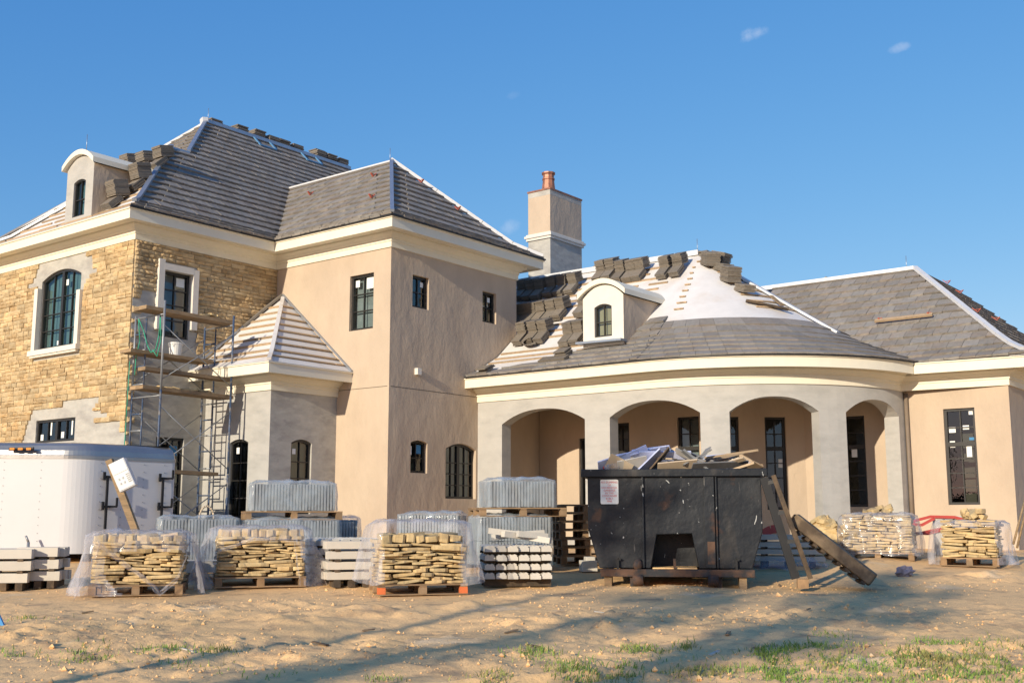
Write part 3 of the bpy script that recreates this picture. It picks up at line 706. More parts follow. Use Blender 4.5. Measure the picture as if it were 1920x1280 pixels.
def battens(sl, deck, every=1, poly=None, first=1, seed=3, gap=.25, hh=.03):
    rnd = random.Random(seed); rows = rows_for(sl.prof, sl.dmax, EXPO); poly = poly or sl.poly
    for j, d in enumerate(rows[first:-1]):
        if j % every: continue
        q = clip_rect(poly, -99, 99, d-.03, d+.03)
        if len(q) < 3: continue
        u0, u1 = min(u for u, _ in q)+.04, max(u for u, _ in q)-.04; u = u0
        while u < u1 - .15:
            e = min(u1, u + rnd.uniform(1.2, 2.6)); n = sl.nrm(d)
            if rnd.random() > gap*.4 and e-u > .2:
                m = MB(); m.beam(sl.pt(u, d, .018), sl.pt(e, d + rnd.uniform(-.01,.01), .018), .055, hh, n); m.build('batten', M['batten'], deck)
            u = e + rnd.uniform(.01, gap)

RU, RL = ZU1 + .005, ZL1 + .005
# main block: side slope (towards -Y), hip end, wing end slope
S_side = Slope((13.47, 21.02), (29.4, 21.02), RU, profU, [(13.47,21.02),(17.47,21.02),(20.3,23.85),(23.13,21.02),(29.4,21.02),(24.53,25.96),(18.93,25.96),(17.09,24.12),(16.57,24.12)])
S_wing = Slope((13.47, 21.02), (13.47, 28.0), RU, profU, [(13.47,21.02),(16.57,24.12),(13.47,28.0)])
S_hip = Slope((14.02, 21.05), (14.02, 30.87), RU, profU, [(17.09,24.12),(18.93,25.96),(14.05,30.84),(14.05,28.0),(16.6,24.2)])
D_side = S_side.deck('roof_slope', M['underlay']); D_wing = S_wing.deck('roof_slope', M['underlay']); D_hip = S_hip.deck('roof_slope', M['underlay'])
tile_slope(S_side, D_side, seed=11); tile_slope(S_hip, D_hip, seed=12)
battens(S_wing, D_wing, seed=4)
b = MB(); b.face([(18.93,25.96,12.11),(24.53,25.96,12.11),(29.4,30.9,RU),(14.0,30.9,RU)]); b.face([(24.53,25.96,12.11),(29.4,30.9,RU),(29.4,21.05,RU)])
b.face([(13.5,28,RU),(16.57,24.12,10.33),(19,27.2,10.3),(17,31,RU)]); b.build('roof_slope', M['underlay'], HOUSE)
# tower
T_lit = Slope((17.47, 17.07), (17.47, 21.02), RU, profU, [(17.47,17.07),(17.47,21.02),(20.3,23.85),(20.3,19.9)])
T_side = Slope((17.47, 17.07), (23.13, 17.07), RU, profU, [(17.47,17.07),(23.13,17.07),(20.3,19.9)])
T_back = Slope((23.13, 17.07), (23.13, 21.02), RU, profU, [(23.13,17.07),(23.13,21.02),(20.3,23.85),(20.3,19.9)])
D_tl, D_ts, D_tb = [x.deck('roof_slope', M['underlay']) for x in (T_lit, T_side, T_back)]
tile_slope(T_lit, D_tl, seed=13); tile_slope(T_side, D_ts, seed=14)
# porch main slope and cone
AP = Vector((25.0, 13.57)); EY = 20.57
S_porch = Slope((EY, 17.6), (EY, 12.7), RL, profL, [(EY,17.55),(EY,12.7),(25.0,13.57),(25.0,21.5),(22.65,21.5),(22.65,17.58)])
D_porch = S_porch.deck('roof_slope', M['underlay'])
b = MB(); b.face([(25,13.57,RL+profL(25-EY)),(25,21.5,RL+profL(25-EY)),(29,21.5,5.0),(29,13.57,5.0)]); b.face([(25,13.57,RL+profL(25-EY)),(29,13.57,5.0),(27.2,12.6,5.0)]); b.build('roof_slope', M['underlay'], HOUSE)
def uv(pxs): return [S_porch.hit(px, py) for px, py in pxs]
# tiled part: eave courses, climbing to the right of the dormer
yv = lambda Y, d: (17.6-Y, d)
reg = [yv(17.5,0), yv(12.7,0)] + [(17.6-(12.7+.87*d/4.43), d) for d in (1.2, 2.05)] + [yv(13.55,2.0), yv(13.6,1.75), yv(13.8,1.7), yv(14.0,1.15), yv(14.9,.95), yv(15.2,.55), yv(16.2,.5), yv(16.4,.28), yv(17.5,.27)]
tile_slope(S_porch, D_porch, region=reg, seed=15)
battens(S_porch, D_porch, poly=[yv(17.5,.55),yv(15.2,.9),yv(14.2,1.3),yv(13.75,1.9),yv(13.9,4.3),yv(21.4,4.3),yv(21.4,2.2),yv(17.6,2.2)], seed=5, gap=.5)
CRE = RC + .53
def cone(phi, d, lift=0):
    E = Vector((RCX + CRE*math.cos(phi), RCY + CRE*math.sin(phi))); p = E + (AP-E)*(d/(25.0-EY))
    q = Vector((p.x, p.y, RL + profL(d)))
    if lift:
        k = (profL(d+.005)-profL(d-.005))/.01; o = (E-AP).normalized(); q += Vector((o.x*k, o.y*k, 1)).normalized()*lift
    return q
cm = MB(); NPH = 40; ds = [0,.3,.6,.9,1.25] + [1.25+(25.0-EY-1.25)*i/10 for i in range(1,11)]
PH0, PH1 = math.pi, math.radians(292)
for i in range(NPH):
    p0, p1 = PH0+(PH1-PH0)*i/NPH, PH0+(PH1-PH0)*(i+1)/NPH
    for d0, d1 in zip(ds, ds[1:]): cm.face([cone(p0,d0), cone(p1,d0), cone(p1,d1), cone(p0,d1)], True)
D_cone = cm.build('roof_cone', M['underlay'], HOUSE)
rows = rows_for(profL, 1.75, EXPO); rnd = random.Random(5)
for j, (d0, d1) in enumerate(zip(rows, rows[1:])):
    ph = PH0 + rnd.uniform(0, .05); rad = CRE*(1-d0/(25-EY)); stp = TILE_W/rad
    ph = PH0 - (j*.37 % 1)*stp + (0 if j else 0)
    while ph < math.radians(282):
        a0, a1 = max(ph, PH0)+.0008, ph+stp-.0008; ph += stp
        if a1 - a0 < .01: continue
        top = [cone(a0,d0-.02,.07+rnd.uniform(-.004,.005)), cone(a1,d0-.02,.07), cone(a1,d1+.03,.03), cone(a0,d1+.03,.03)]
        n = (top[1]-top[0]).cross(top[3]-top[0]).normalized()
        if n.z < 0: n = -n
        m = MB(); m.prism([p - n*.032 for p in top], n*.032)
        TILES.append((px_area(top[0], n, TILE_W*(d1-d0)), D_cone, 'cut', m))
allr = rows_for(profL, 4.4, EXPO)
for j, d in enumerate(allr):
    if d < 2.15 or d > 4.2: continue
    for a, e in ((182, 187 + 3*rnd.random()), (228+rnd.uniform(-2,3), 262)):
        if a == 182 and d > 3.9: a, e = 190, 214
        pts = [cone(math.radians(a+(e-a)*i/6), d, .02) for i in range(7)]; m = MB()
        for p, q in zip(pts, pts[1:]): m.beam(p, q, .055, .03)
        m.build('batten', M['batten'], D_cone)
# right wing
EX = 24.67
S_rw = Slope((EX, 5.87), (EX, 13.0), RL, profW, [(EX,5.87),(EX,12.6),(27.9,12.9),(27.9,9.1)])
S_rs = Slope((EX, 5.87), (34.5, 5.87), RL, profW, [(EX,5.87),(34.5,5.87),(31.3,9.1),(27.9,9.1)])
D_rw, D_rs = S_rw.deck('roof_slope', M['underlay']), S_rs.deck('roof_slope', M['underlay'])
tile_slope(S_rw, D_rw, seed=16); tile_slope(S_rs, D_rs, seed=17)
zr = RL+profW(27.9-EX)
b = MB(); b.face([(27.9,9.1,zr),(31.3,9.1,zr),(34.5,5.87,RL),(34.5,17,RL),(28,17,zr-.02),(27.9,12.9,zr)]); b.build('roof_slope', M['underlay'], HOUSE)
# bay roof
S_b1 = Slope((15.52, 18.74), (15.52, 21.55), 4.315, profB, [(15.52,18.74),(15.52,21.54),(17.0,21.54),(17.98,21.25)])
S_b2 = Slope((15.52, 18.74), (18.0, 18.74), 4.315, profB, [(15.52,18.74),(17.99,18.74),(17.99,21.25)])
D_b1, D_b2 = S_b1.deck('bay_roof_slope', M['underlay']), S_b2.deck('bay_roof_slope', M['underlay'])
battens(S_b1, D_b1, seed=8, gap=.12, hh=.035); battens(S_b2, D_b2, seed=9, gap=.05)
finish_tiles()
# ---- ridge, hip and valley metals
def strip(name, p0, p1, w, h, m, up=(0,0,1), par=HOUSE):
    s = MB(); s.beam(p0, p1, w, h, up); return s.build(name, m, par)
def hipline(sl, plan0, plan1, n=8, lift=.075):
    out = []
    for i in range(n+1):
        p = Vector(plan0).lerp(Vector(plan1), i/n); q = p - sl.e0; d = q.dot(sl.i); out.append(Vector((p.x, p.y, sl.z0+sl.prof(d)+lift)))
    return out
def hip(name, sl, a, b, w, h, m, lift=.10):
    s = MB(); pts = hipline(sl, a, b, 10, lift)
    for p, q in zip(pts, pts[1:]): s.beam(p, q + (q-p).normalized()*.01, w, h)
    return s.build(name, m, HOUSE)
hip('hip_flashing', S_side, (13.75,21.3), (16.57,24.12), .10, .07, M['galv']); hip('hip_flashing', S_side, (17.09,24.12), (18.93,25.96), .10, .07, M['galv'])
hip('hip_flashing', S_wing, (13.5,27.96), (16.57,24.12), .14, .05, M['bright_metal'], .05); hip('hip_flashing', S_hip, (14.05,30.84), (18.93,25.96), .16, .06, M['bright_metal'], .06)
strip('ridge_flashing', (18.93,25.96,12.20), (24.53,25.96,12.20), .2, .10, M['galv']); strip('ridge_flashing', (16.57,24.12,10.40), (17.09,24.12,10.40), .12, .06, M['galv'])
strip('ridge_board', (18.8,26.0,12.2), (18.95,25.95,12.22), .25, .14, M['bright_metal'])
hip('hip_flashing', T_side, (17.5,17.1), (20.3,19.9), .09, .06, M['galv']); hip('hip_flashing', T_side, (23.1,17.1), (20.3,19.9), .12, .08, M['bright_metal'])
strip('ridge_flashing', (20.3,19.86,10.12), (20.3,23.85,10.12), .14, .10, M['bright_metal'])
hip('valley_flashing', T_lit, (17.5,21.05), (20.3,23.85), .14, .012, M['galv'], .035)
zp = RL+profL(25-EY)
strip('ridge_flashing', (25,13.55,zp+.05), (25,21.4,zp+.05), .16, .13, M['bright_metal'])
strip('ridge_flashing', (27.9,9.1,zr+.07), (27.9,13.4,zr+.07), .16, .11, M['bright_metal'])
hip('hip_flashing', S_rw, (24.75,5.95), (27.9,9.1), .13, .07, M['bright_metal'])
s = MB(); pts = [cone(math.radians(a), d, .06) for a, d in ((262,1.45),(260.5,2.2),(259,3.0),(257.5,3.8),(256,4.3))]
for p, q in zip(pts, pts[1:]): s.beam(p, q, .2, .05)
s.build('valley_flashing', M['bright_metal'], HOUSE)
hip('hip_flashing', S_b1, (15.55,18.77), (17.98,21.25), .09, .05, M['underlay'], .03)
strip('wall_flashing', (17.97,18.76,4.34), (17.97,21.25,4.315+profB(21.25-18.74)+.04), .07, .03, M['galv']); strip('wall_flashing', (15.55,21.52,4.36), (17.0,21.52,4.315+profB(1.48)+.05), .07, .05, M['galv'])
strip('wall_flashing', (17.0,21.50,4.315+profB(1.48)+.05), (17.96,21.30,4.315+profB(2.46)+.07), .16, .05, M['tile_dark'])
# eave starter strip under the tiles
for q, z in (([(13.47,21.0),(17.45,21.0),(17.45,17.05),(23.15,17.05)], ZU1+.02),):
    s = MB()
    for a, c in zip(q, q[1:]): s.beam((*a, z), (*c, z), .05, .035)
    s.build('eave_strip', M['black'], HOUSE)
s = MB(); q = [(EY-.02,17.55)] + [(RCX+(CRE+.02)*math.cos(math.radians(a)), RCY+(CRE+.02)*math.sin(math.radians(a))) for a in range(180, 264, 4)]
for a, c in zip(q, q[1:]): s.beam((*a, ZL1+.015), (*c, ZL1+.015), .05, .03)
s.build('eave_strip', M['black'], HOUSE)
# ---- dormers
def dormer(x, yc, w, zb, zs, rise, depth, wh, ww, mats, cream):
    d = MB(); y0, y1 = yc-w/2, yc+w/2; n = 14
    path = line_path(x, y1, x, y0); Pd, Nd, Ld = path
    op = dict(s0=w/2-ww/2, s1=w/2+ww/2, z0=zb+.22, z1=zb+.22+wh, arch=.07)
    # front with curved head: wall clipped by arc via extra strip
    H = lambda s: zs + rise*(1-((s-w/2)/(w/2))**2)
    ss = sorted({0, w, op['s0'], op['s1']} | {w*i/n for i in range(n+1)} | {op['s0']+(op['s1']-op['s0'])*i/8 for i in range(9)})
    pt = lambda s, z, k=0: (x+k, y1-s, z)
    for a, c in zip(ss, ss[1:]):
        m = (a+c)/2
        if op['s0'] < m < op['s1']:
            d.face([pt(a,zb),pt(c,zb),pt(c,op['z0']),pt(a,op['z0'])]); ha, hc = head(op,a), head(op,c)
            d.face([pt(a,ha),pt(c,hc),pt(c,H(c)),pt(a,H(a))]); d.face([pt(a,ha),pt(a,ha,.15),pt(c,hc,.15),pt(c,hc)]); d.face([pt(a,op['z0']),pt(c,op['z0']),pt(c,op['z0'],.15),pt(a,op['z0'],.15)])
        else: d.face([pt(a,zb),pt(c,zb),pt(c,H(c)),pt(a,H(a))])
    for s in (op['s0'], op['s1']): d.face([pt(s,op['z0']),pt(s,head(op,s)),pt(s,head(op,s),.15),pt(s,op['z0'],.15)])
    root = d.build('dormer', mats[0], HOUSE)
    sd = MB()
    for s in (0, w): sd = MB(); sd.face([pt(s,zb-.05),pt(s,zs),pt(s,zs,depth),pt(s,zb-.05,depth)]); sd.build('dormer_cheek', mats[1], root)
    r = MB(); o = .10; e = .09; ns = 16; wo = w+2*o
    Hr = lambda t: zs + .02 + (rise+.03)*(1-(2*t-1)**2)
    prof = [(y1+o-wo*i/ns, Hr(i/ns)) for i in range(ns+1)]
    for (ya,za),(yb,zb_) in zip(prof, prof[1:]):
        for k in (0,):
            r.face([(x-.1,ya,za+e),(x-.1,yb,zb_+e),(x+depth+.3,yb,zb_+e),(x+depth+.3,ya,za+e)], True)
            r.face([(x-.1,ya,za-.03),(x+depth+.3,ya,za-.03),(x+depth+.3,yb,zb_-.03),(x-.1,yb,zb_-.03)])
            r.face([(x-.1,ya,za-.03),(x-.1,yb,zb_-.03),(x-.1,yb,zb_+e),(x-.1,ya,za+e)])
    for (ya,za) in (prof[0], prof[-1]): r.face([(x-.1,ya,za-.03),(x-.1,ya,za+e),(x+depth+.3,ya,za+e),(x+depth+.3,ya,za-.03)])
    r.build('dormer_roof', M['trim'], root)
    window(Pd, Nd, op, 2, 2, .04, cream, parent=root, fw=.04, name='window_frame')
    return root
dormer(13.80, 23.62, 1.12, 7.70, 9.10, .26, 2.2, .82, .50, (M['coat_pale'], M['stucco']), M['sheet_teal'])
dormer(21.55, 14.22, 1.12, 4.92, 6.08, .28, 2.3, .70, .48, (M['white_trim'], M['stucco']), M['sheet_cream'])
f = MB()
for a, c in (((21.45,14.85,5.02),(21.45,13.6,5.0)),): f.beam(a, c, .25, .05)
f.build('lead_apron', M['galv'], HOUSE)
# ---- chimney
cx0, cx1, cy0, cy1 = 26.5, 28.15, 19.33, 20.15
c = MB(); c.box(((cx0+cx1)/2,(cy0+cy1)/2,7.7), cx1-cx0, cy1-cy0, 3.3); ch = c.build('chimney', M['coat'], HOUSE)
c = MB(); c.box(((cx0+cx1)/2,(cy0+cy1)/2,(9.42+10.62)/2), cx1-cx0+.004, cy1-cy0+.004, 1.2); c.build('upper_stack', M['stucco'], ch)
for z, o, h in ((9.30,.05,.08),(9.37,.09,.07),(9.43,.05,.05)):
    c = MB(); c.box(((cx0+cx1)/2,(cy0+cy1)/2,z), cx1-cx0+2*o, cy1-cy0+2*o, h); c.build('band', M['white_trim'], ch)
c = MB(); c.box(((cx0+cx1)/2,(cy0+cy1)/2,10.68), cx1-cx0+.008, cy1-cy0+.008, .16); c.build('parge_band', M['coat'], ch)
c = MB(); c.box(((cx0+cx1)/2,(cy0+cy1)/2,10.785), cx1-cx0+.05, cy1-cy0+.05, .05); c.build('cap', M['copper'], ch)
p = onY(1042, 355, 19.7); c = MB(); px_, py_ = 27.0, 19.75
prof = [(.27,10.8),(.27,10.86),(.215,10.92),(.205,11.0),(.18,11.22),(.20,11.24),(.20,11.27),(.175,11.29),(.175,11.38),(.215,11.42),(.215,11.46),(.15,11.46)]
for (r0,z0),(r1,z1) in zip(prof, prof[1:]):
    for i in range(10):
        t0, t1 = 2*math.pi*i/10, 2*math.pi*(i+1)/10
        c.face([(px_+r0*math.cos(t0),py_+r0*math.sin(t0),z0),(px_+r0*math.cos(t1),py_+r0*math.sin(t1),z0),(px_+r1*math.cos(t1),py_+r1*math.sin(t1),z1),(px_+r1*math.cos(t0),py_+r1*math.sin(t0),z1)])
c.build('flue_pot', M['copper'], ch)
# small gable peeping over the right wing ridge, lightning rods
g = MB(); q = onX(1548, 518, 29.5); g.prism([(29.5,q.y+.75,q.z-.55),(29.5,q.y,q.z),(29.5,q.y-.5,q.z-.5)], (1.6,0,0)); g.build('roof_peak', M['tile'], HOUSE)
for p in ((20.3,19.95,10.1), (25,13.6,zp), (27.9,9.3,zr), (19.0,25.96,12.2), (13.9,23.6,9.5)):
    r = MB(); r.tube(p, (p[0],p[1],p[2]+.42), .008, 5); r.build('lightning_rod', M['galv'], HOUSE)
# roof vent pipe with blue collar, toe-board brackets
u, d = S_rw.hit(1562, 648); q = S_rw.pt(u, d); v = MB(); v.box(q+Vector((0,0,.1)), .22, .22, .36); vp = v.build('vent_pipe', M['black'], HOUSE)
v = MB(); v.box(q+Vector((-.02,0,.02)), .25, .25, .06); v.build('collar', M['paper_blue'], vp)
u0, u1 = S_rw.hit(1644, 612), S_rw.hit(1752, 600)
v = MB(); v.beam(S_rw.pt(*u0,.16), S_rw.pt(*u1,.16), .09, .05, S_rw.nrm(1)); tag(v.build('toe_board', M['batten']), 'wooden toe board held on red roof brackets on the right wing roof', 'toe board')
M['red_bracket'] = mat('red_steel_bracket', (.42,.09,.05), .6, .15, 8, .1)
def bracket(sl, px, py, label):
    h = sl.hit(px, py)
    if not h: return
    b = MB(); n = sl.nrm(h[1]); p = sl.pt(*h, .06); up = (sl.pt(h[0], h[1]+.2)-sl.pt(*h)).normalized()
    p = p+n*.05; b.beam(p, p+up*.16, .045, .015, n); b.beam(p, p+n*.11, .045, .012, up); b.beam(p+n*.10-up*.01, p+up*.09, .035, .01, n)
    tag(b.build('roof_bracket', M['red_bracket']), label, 'roof bracket', 'red roof brackets')
for px, py, l in ((703,338,'upper red roof bracket on tower lit slope'), (700,378,'lower red roof bracket near the hip of tower lit slope'), (585,372,'red roof bracket at the valley end of tower lit slope'),
                  (1652,610,'left red bracket under the toe board'), (1744,600,'right red bracket under the toe board')):
    bracket(T_lit if px < 900 else S_rw, px, py, l)
for px, py in ((786,349), (855,400)): bracket(T_side, px, py, 'red roof bracket on the shaded tower slope, %s along its right hip' % ('upper' if px < 800 else 'lower'))
for px, py, wd in ((1772,538,'topmost'),(1796,556,'second'),(1828,592,'third'),(1864,607,'lowest')): bracket(S_rs, px, py, wd+' red roof bracket on the shaded slope of right wing')
# small skylight frames near the main ridge
M['blue_frame'] = mat('blue_flashing_film', (.10,.24,.42), .4, .1, 5, 0)
for px, py in ((493,272), (580,300)):
    h = S_side.hit(px, py)
    if h:
        k = MB(); u, d = h
        for (a, c_, e, f_) in ((-.3,-.2,.3,-.2),(-.3,.15,.3,.15),(-.3,-.2,-.3,.15),(.3,-.2,.3,.15)): k.beam(S_side.pt(u+a,d+c_,.09), S_side.pt(u+e,d+f_,.09), .05, .04, S_side.nrm(d))
        k.build('skylight_frame', M['blue_frame'], HOUSE)
# ---- stacks of tiles waiting on the roofs
def slabs(mb, o, ax, n, w, L, t, rnd, jit=.012):
    a, l, u = ax
    for i in range(n): mb.box(o + u*(t*(i+.5)) + a*rnd.uniform(-jit,jit) + l*rnd.uniform(-jit,jit), w, L, t*.82, (a, l, u))
SEED = [100]
def tile_stack(p, sl_a, up, n, label, group, lower=True, nu=9, tilt=.5, big=False):
    """p on the slope; sl_a along eave, up: unit vector up the slope, n: slope normal"""
    SEED[0] += 1; rnd = random.Random(SEED[0]); mb = MB(); p = Vector(p)
    if lower: slabs(mb, p + up*.05 + n*.05, (sl_a, up, n), 5, .34 if big else .27, .40, .03, rnd)
    fl = (up*(1-tilt) + Vector((up.x, up.y, 0)).normalized()*tilt).normalized(); un = sl_a.cross(fl).normalized()
    if un.z < 0: un = -un
    slabs(mb, p + up*(.30 if big else .36) + n*(.05 if not lower else .14), (sl_a, fl, un), nu, .35 if big else .275, .38 if big else .35, .031, rnd, .014)
    return thing('tile_stack', mb, M['tile_dark'], label, 'tile stack', group)
def stacks_on(sl, pix, label, group, **k):
    for k_, (px, py) in enumerate(pix):
        h = sl.hit(px, py)
        if not h: continue
        u, d = h; up = (sl.pt(u, d+.1)-sl.pt(u, d)).normalized(); tile_stack(sl.pt(u, d), Vector((sl.a.x, sl.a.y, 0)), up, sl.nrm(d), label if len(pix) == 1 else label + ', ' + ['leftmost','second','third','fourth','fifth','sixth'][k_] + ('' if k_ == 0 else ' from left'), group, **k)
Z5 = lambda x, y: (960+x*.1875, 480+y*.1875)
GS = 'dark tile stacks on the porch roof'
stacks_on(S_porch, [Z5(90,435), Z5(175,435), Z5(265,430), Z5(385,405), Z5(490,390), Z5(600,375)], 'tile stack in the row under the ridge near tower', GS)
stacks_on(S_porch, [Z5(880,250), Z5(975,235), Z5(1075,255), Z5(1180,250), Z5(1270,235)], 'tile stack in the row above the porch dormer', GS)
stacks_on(S_porch, [(1245,521), (1270,517)], 'tile stack beside the cone apex on the ridge row', GS)
stacks_on(S_porch, [Z5(75,690), Z5(110,685), Z5(190,675), Z5(280,665), Z5(380,650), Z5(475,630)], 'shaded tile stack in the middle row beside tower wall', GS)
stacks_on(S_porch, [Z5(90,880), Z5(200,870), Z5(300,860)], 'shaded tile stack in the lowest row beside tower wall', GS)
stacks_on(S_porch, [Z5(555,890), Z5(655,875)], 'sunlit tile stack at the lower left of porch dormer', GS)
stacks_on(S_porch, [Z5(700,600)], 'half hidden stack of roof tiles against the left cheek of the porch dormer', GS)
mb = MB(); h = S_porch.hit(*Z5(530,1015)); rr = random.Random(3); u, d = h
slabs(mb, S_porch.pt(u,d,.06), (Vector((0,-1,0)), (S_porch.pt(u,d+.1)-S_porch.pt(u,d)).normalized(), S_porch.nrm(d)), 5, .33, .3, .03, rr, .03)
thing('tile_stack', mb, M['tile_dark'], 'low loose stack of tiles near the porch eave below the dormer', 'tile stack')
mb = MB(); h = S_porch.hit(*Z5(420,1062)); u, d = h
slabs(mb, S_porch.pt(u,d,.06), (Vector((0,-1,0)), (S_porch.pt(u,d+.1)-S_porch.pt(u,d)).normalized(), S_porch.nrm(d)), 2, .75, .25, .03, rr, .03)
thing('tile_stack', mb, M['tile_dark'], 'two flat rows of tiles laid along the porch eave courses', 'tile stack')
mb = MB(); h = S_porch.hit(912, 700)
if h: slabs(mb, S_porch.pt(*h,.07), (Vector((0,-1,0)), Vector((.9,0,.43)), Vector((-.43,0,.9))), 4, .3, .3, .03, rr, .07); thing('tile_stack', mb, M['tile_dark'], 'small loose pile of tiles at the porch eave next to tower', 'tile stack')
# coil of hose / felt in the shade
mb = MB(); h = S_porch.hit(*Z5(200,925)); c0 = S_porch.pt(*h, .12)
for k in range(9): mb.path([c0 + Vector((.05*math.cos(t)+.02*k, .22*math.sin(t)+.02*k, .10*math.cos(t)+.08+.006*k)) for t in [2*math.pi*i/16 for i in range(12)]], .014, 5)
thing('cable_coil', mb, M['tile_dark'], 'loose coil of grey cable lying in the shade beside tower', 'cable coil')
# cone stacks
Z6 = lambda x, y: (1180+x*.1875, 460+y*.1875)
def cone_hit(px, py):
    best = None
    for i in range(0, 91):
        a = math.radians(190+i)
        for k in range(45):
            d = .05+k*.0975; x, y = proj(cone(a, d)); e = (x-px)**2+(y-py)**2
            if best is None or e < best[0]: best = (e, a, d)
    return best[1], best[2]
for (px, py), l, nu in ((Z6(850,265),'tall stack of roof tiles at the top right of the conical roof',11), (Z6(985,255),'dark stack of tiles just right of the cone apex',10), (Z6(1060,440),'tall stack of roof tiles halfway down the right of the conical roof',12)):
    a, d = cone_hit(px, py); p = cone(a, d); up = (cone(a, d+.1)-p).normalized(); al = (cone(a+.02,d)-p).normalized(); n = al.cross(up)
    if n.z < 0: n = -n
    tile_stack(p, al, up, n.normalized(), l, 'tile stacks on the conical roof', lower=False, nu=nu, big=True)
for (px, py), l in ((Z6(925,275),'lower leaning bundle of tiles below the cone apex stack'), (Z6(1150,490),'leaning bundle of tiles lowest on the conical roof')):
    a, d = cone_hit(px, py); p = cone(a, d, .05); up = (cone(a, d+.1)-p).normalized(); al = (cone(a+.02,d)-cone(a,d)).normalized(); n = al.cross(up)
    if n.z < 0: n = -n
    mb = MB(); slabs(mb, p, (al, up, n.normalized()), 6, .3, .42, .03, random.Random(8)); thing('tile_bundle', mb, M['tile_dark'], l, 'tile bundle', 'tile stacks on the conical roof')
a0, a1 = cone_hit(*Z6(1160,575)), cone_hit(*Z6(1565,670)); mb = MB(); mb.beam(cone(*a0,.07), cone(*a1,.10), .13, .05); thing('loose_plank', mb, M['wood_dark'], 'dark plank lying on the battens of the conical roof', 'plank')
a0, a1 = cone_hit(*Z6(1395,555)), cone_hit(*Z6(1510,640)); mb = MB(); mb.beam(cone(*a0,.12), cone(*a1,.13), .09, .03); thing('loose_batten', mb, M['wood'], 'short loose board on the conical roof near the valley', 'board')
# ridge stacks (beyond the ridges)
for px, py, n, l in ((400,231,3,'thin stack of tiles at the left end of the main ridge'),(449,243,2,'single layer of tiles lying on the main ridge'),(482,251,5,'stack of tiles leaning behind the main ridge, left of the group'),(508,262,5,'tile stack behind the main ridge, second of the group'),(528,268,5,'tile stack behind the main ridge, third of the group'),(553,278,5,'tile stack behind the main ridge, fourth of the group'),(596,287,6,'tallest tile stack behind the main ridge'),(617,296,4,'tile stack right of the tallest on the main ridge'),(638,304,2,'low tile stack at the right end of the main ridge')):
    p = onY(px, py-5, 26.25); mb = MB(); rr = random.Random(px)
    for k in range(n+3): mb.box((p.x+rr.uniform(-.03,.03), 26.25+rr.uniform(-.04,.04), p.z-.03-.042*k), .40, .36, .034)
    thing('tile_stack', mb, M['tile_dark'], l, 'tile stack', 'tile stacks on the main ridge')
for px, py, n, l in ((1049,512,3,'thin tile stack on the porch ridge below the chimney'),(1130,497,3,'small tile stack standing on the porch ridge'),(1316,472,4,'tile stack on the very top of the cone')):
    p = onX(px, py, 25.1); mb = MB(); rr = random.Random(px)
    for k in range(n+2): mb.box((25.15+rr.uniform(-.03,.03), p.y+rr.uniform(-.03,.03), p.z-.03-.04*k), .36, .42, .033)
    thing('tile_stack', mb, M['tile_dark'], l, 'tile stack', 'tile stacks on the porch ridge')
Z7 = lambda x, y: (180+x*.1719, 220+y*.1719)
for (x, y), lw, nu, l in (((330,640),True,9,'tile stack behind the left dormer roof, upper left of its group'),((500,600),True,8,'tile stack behind the left dormer, second of its group'),((690,560),True,9,'topmost tile stack by the upper end of the wing hip'),((440,800),True,12,'tall tile stack at the right rear of the left dormer'),((190,990),True,12,'tile stack at the foot of the left dormer cheek')):
    stacks_on(S_wing, [Z7(x, y)], l, 'tile stacks around the left dormer', lower=lw, nu=nu, tilt=.7, big=True)
# =================================================================== GROUND
def sand_mat():
    m = bpy.data.materials.new('sandy_ground'); m.use_nodes = True; N, L = m.node_tree.nodes, m.node_tree.links; bs = N['Principled BSDF']
    bs.inputs['Roughness'].default_value = .95; bs.inputs['Specular IOR Level'].default_value = .2
    pos = N.new('ShaderNodeNewGeometry').outputs['Position']
    def nz(sc, det=5, ro=.6):
        n = N.new('ShaderNodeTexNoise'); n.inputs['Scale'].default_value = sc; n.inputs['Detail'].default_value = det; n.inputs['Roughness'].default_value = ro; L.new(pos, n.inputs['Vector']); return n.outputs['Fac']
    cur = N.new('ShaderNodeRGB'); cur.outputs[0].default_value = (.88,.555,.26,1); cur = cur.outputs[0]
    for sc, lo, hi, amt, col in ((.45,.50,.66,.7,(.66,.43,.20)), (1.7,.55,.66,.75,(.42,.275,.155)), (.9,.60,.72,.5,(.80,.64,.44)), (7,.58,.68,.6,(.42,.275,.16)), (45,.58,.72,.45,(.40,.27,.16)), (60,.60,.75,.4,(.85,.68,.46))):
        mr = N.new('ShaderNodeMapRange'); L.new(nz(sc), mr.inputs['Value']); mr.inputs['From Min'].default_value = lo; mr.inputs['From Max'].default_value = hi; mr.inputs['To Max'].default_value = amt
        mx = N.new('ShaderNodeMix'); mx.data_type = 'RGBA'; L.new(mr.outputs[0], mx.inputs['Factor']); L.new(cur, mx.inputs['A']); mx.inputs['B'].default_value = (*col, 1); cur = mx.outputs['Result']
    L.new(cur, bs.inputs['Base Color']); last = None
    for sc, st, di in ((11,.4,.03),(34,.45,.014),(100,.4,.005)):
        b = N.new('ShaderNodeBump'); b.inputs['Strength'].default_value = st; b.inputs['Distance'].default_value = di; L.new(nz(sc, 6, .65), b.inputs['Height'])
        if last: L.new(last, b.inputs['Normal'])
        last = b.outputs[0]
    L.new(last, bs.inputs['Normal']); return m
M['sand'] = sand_mat()
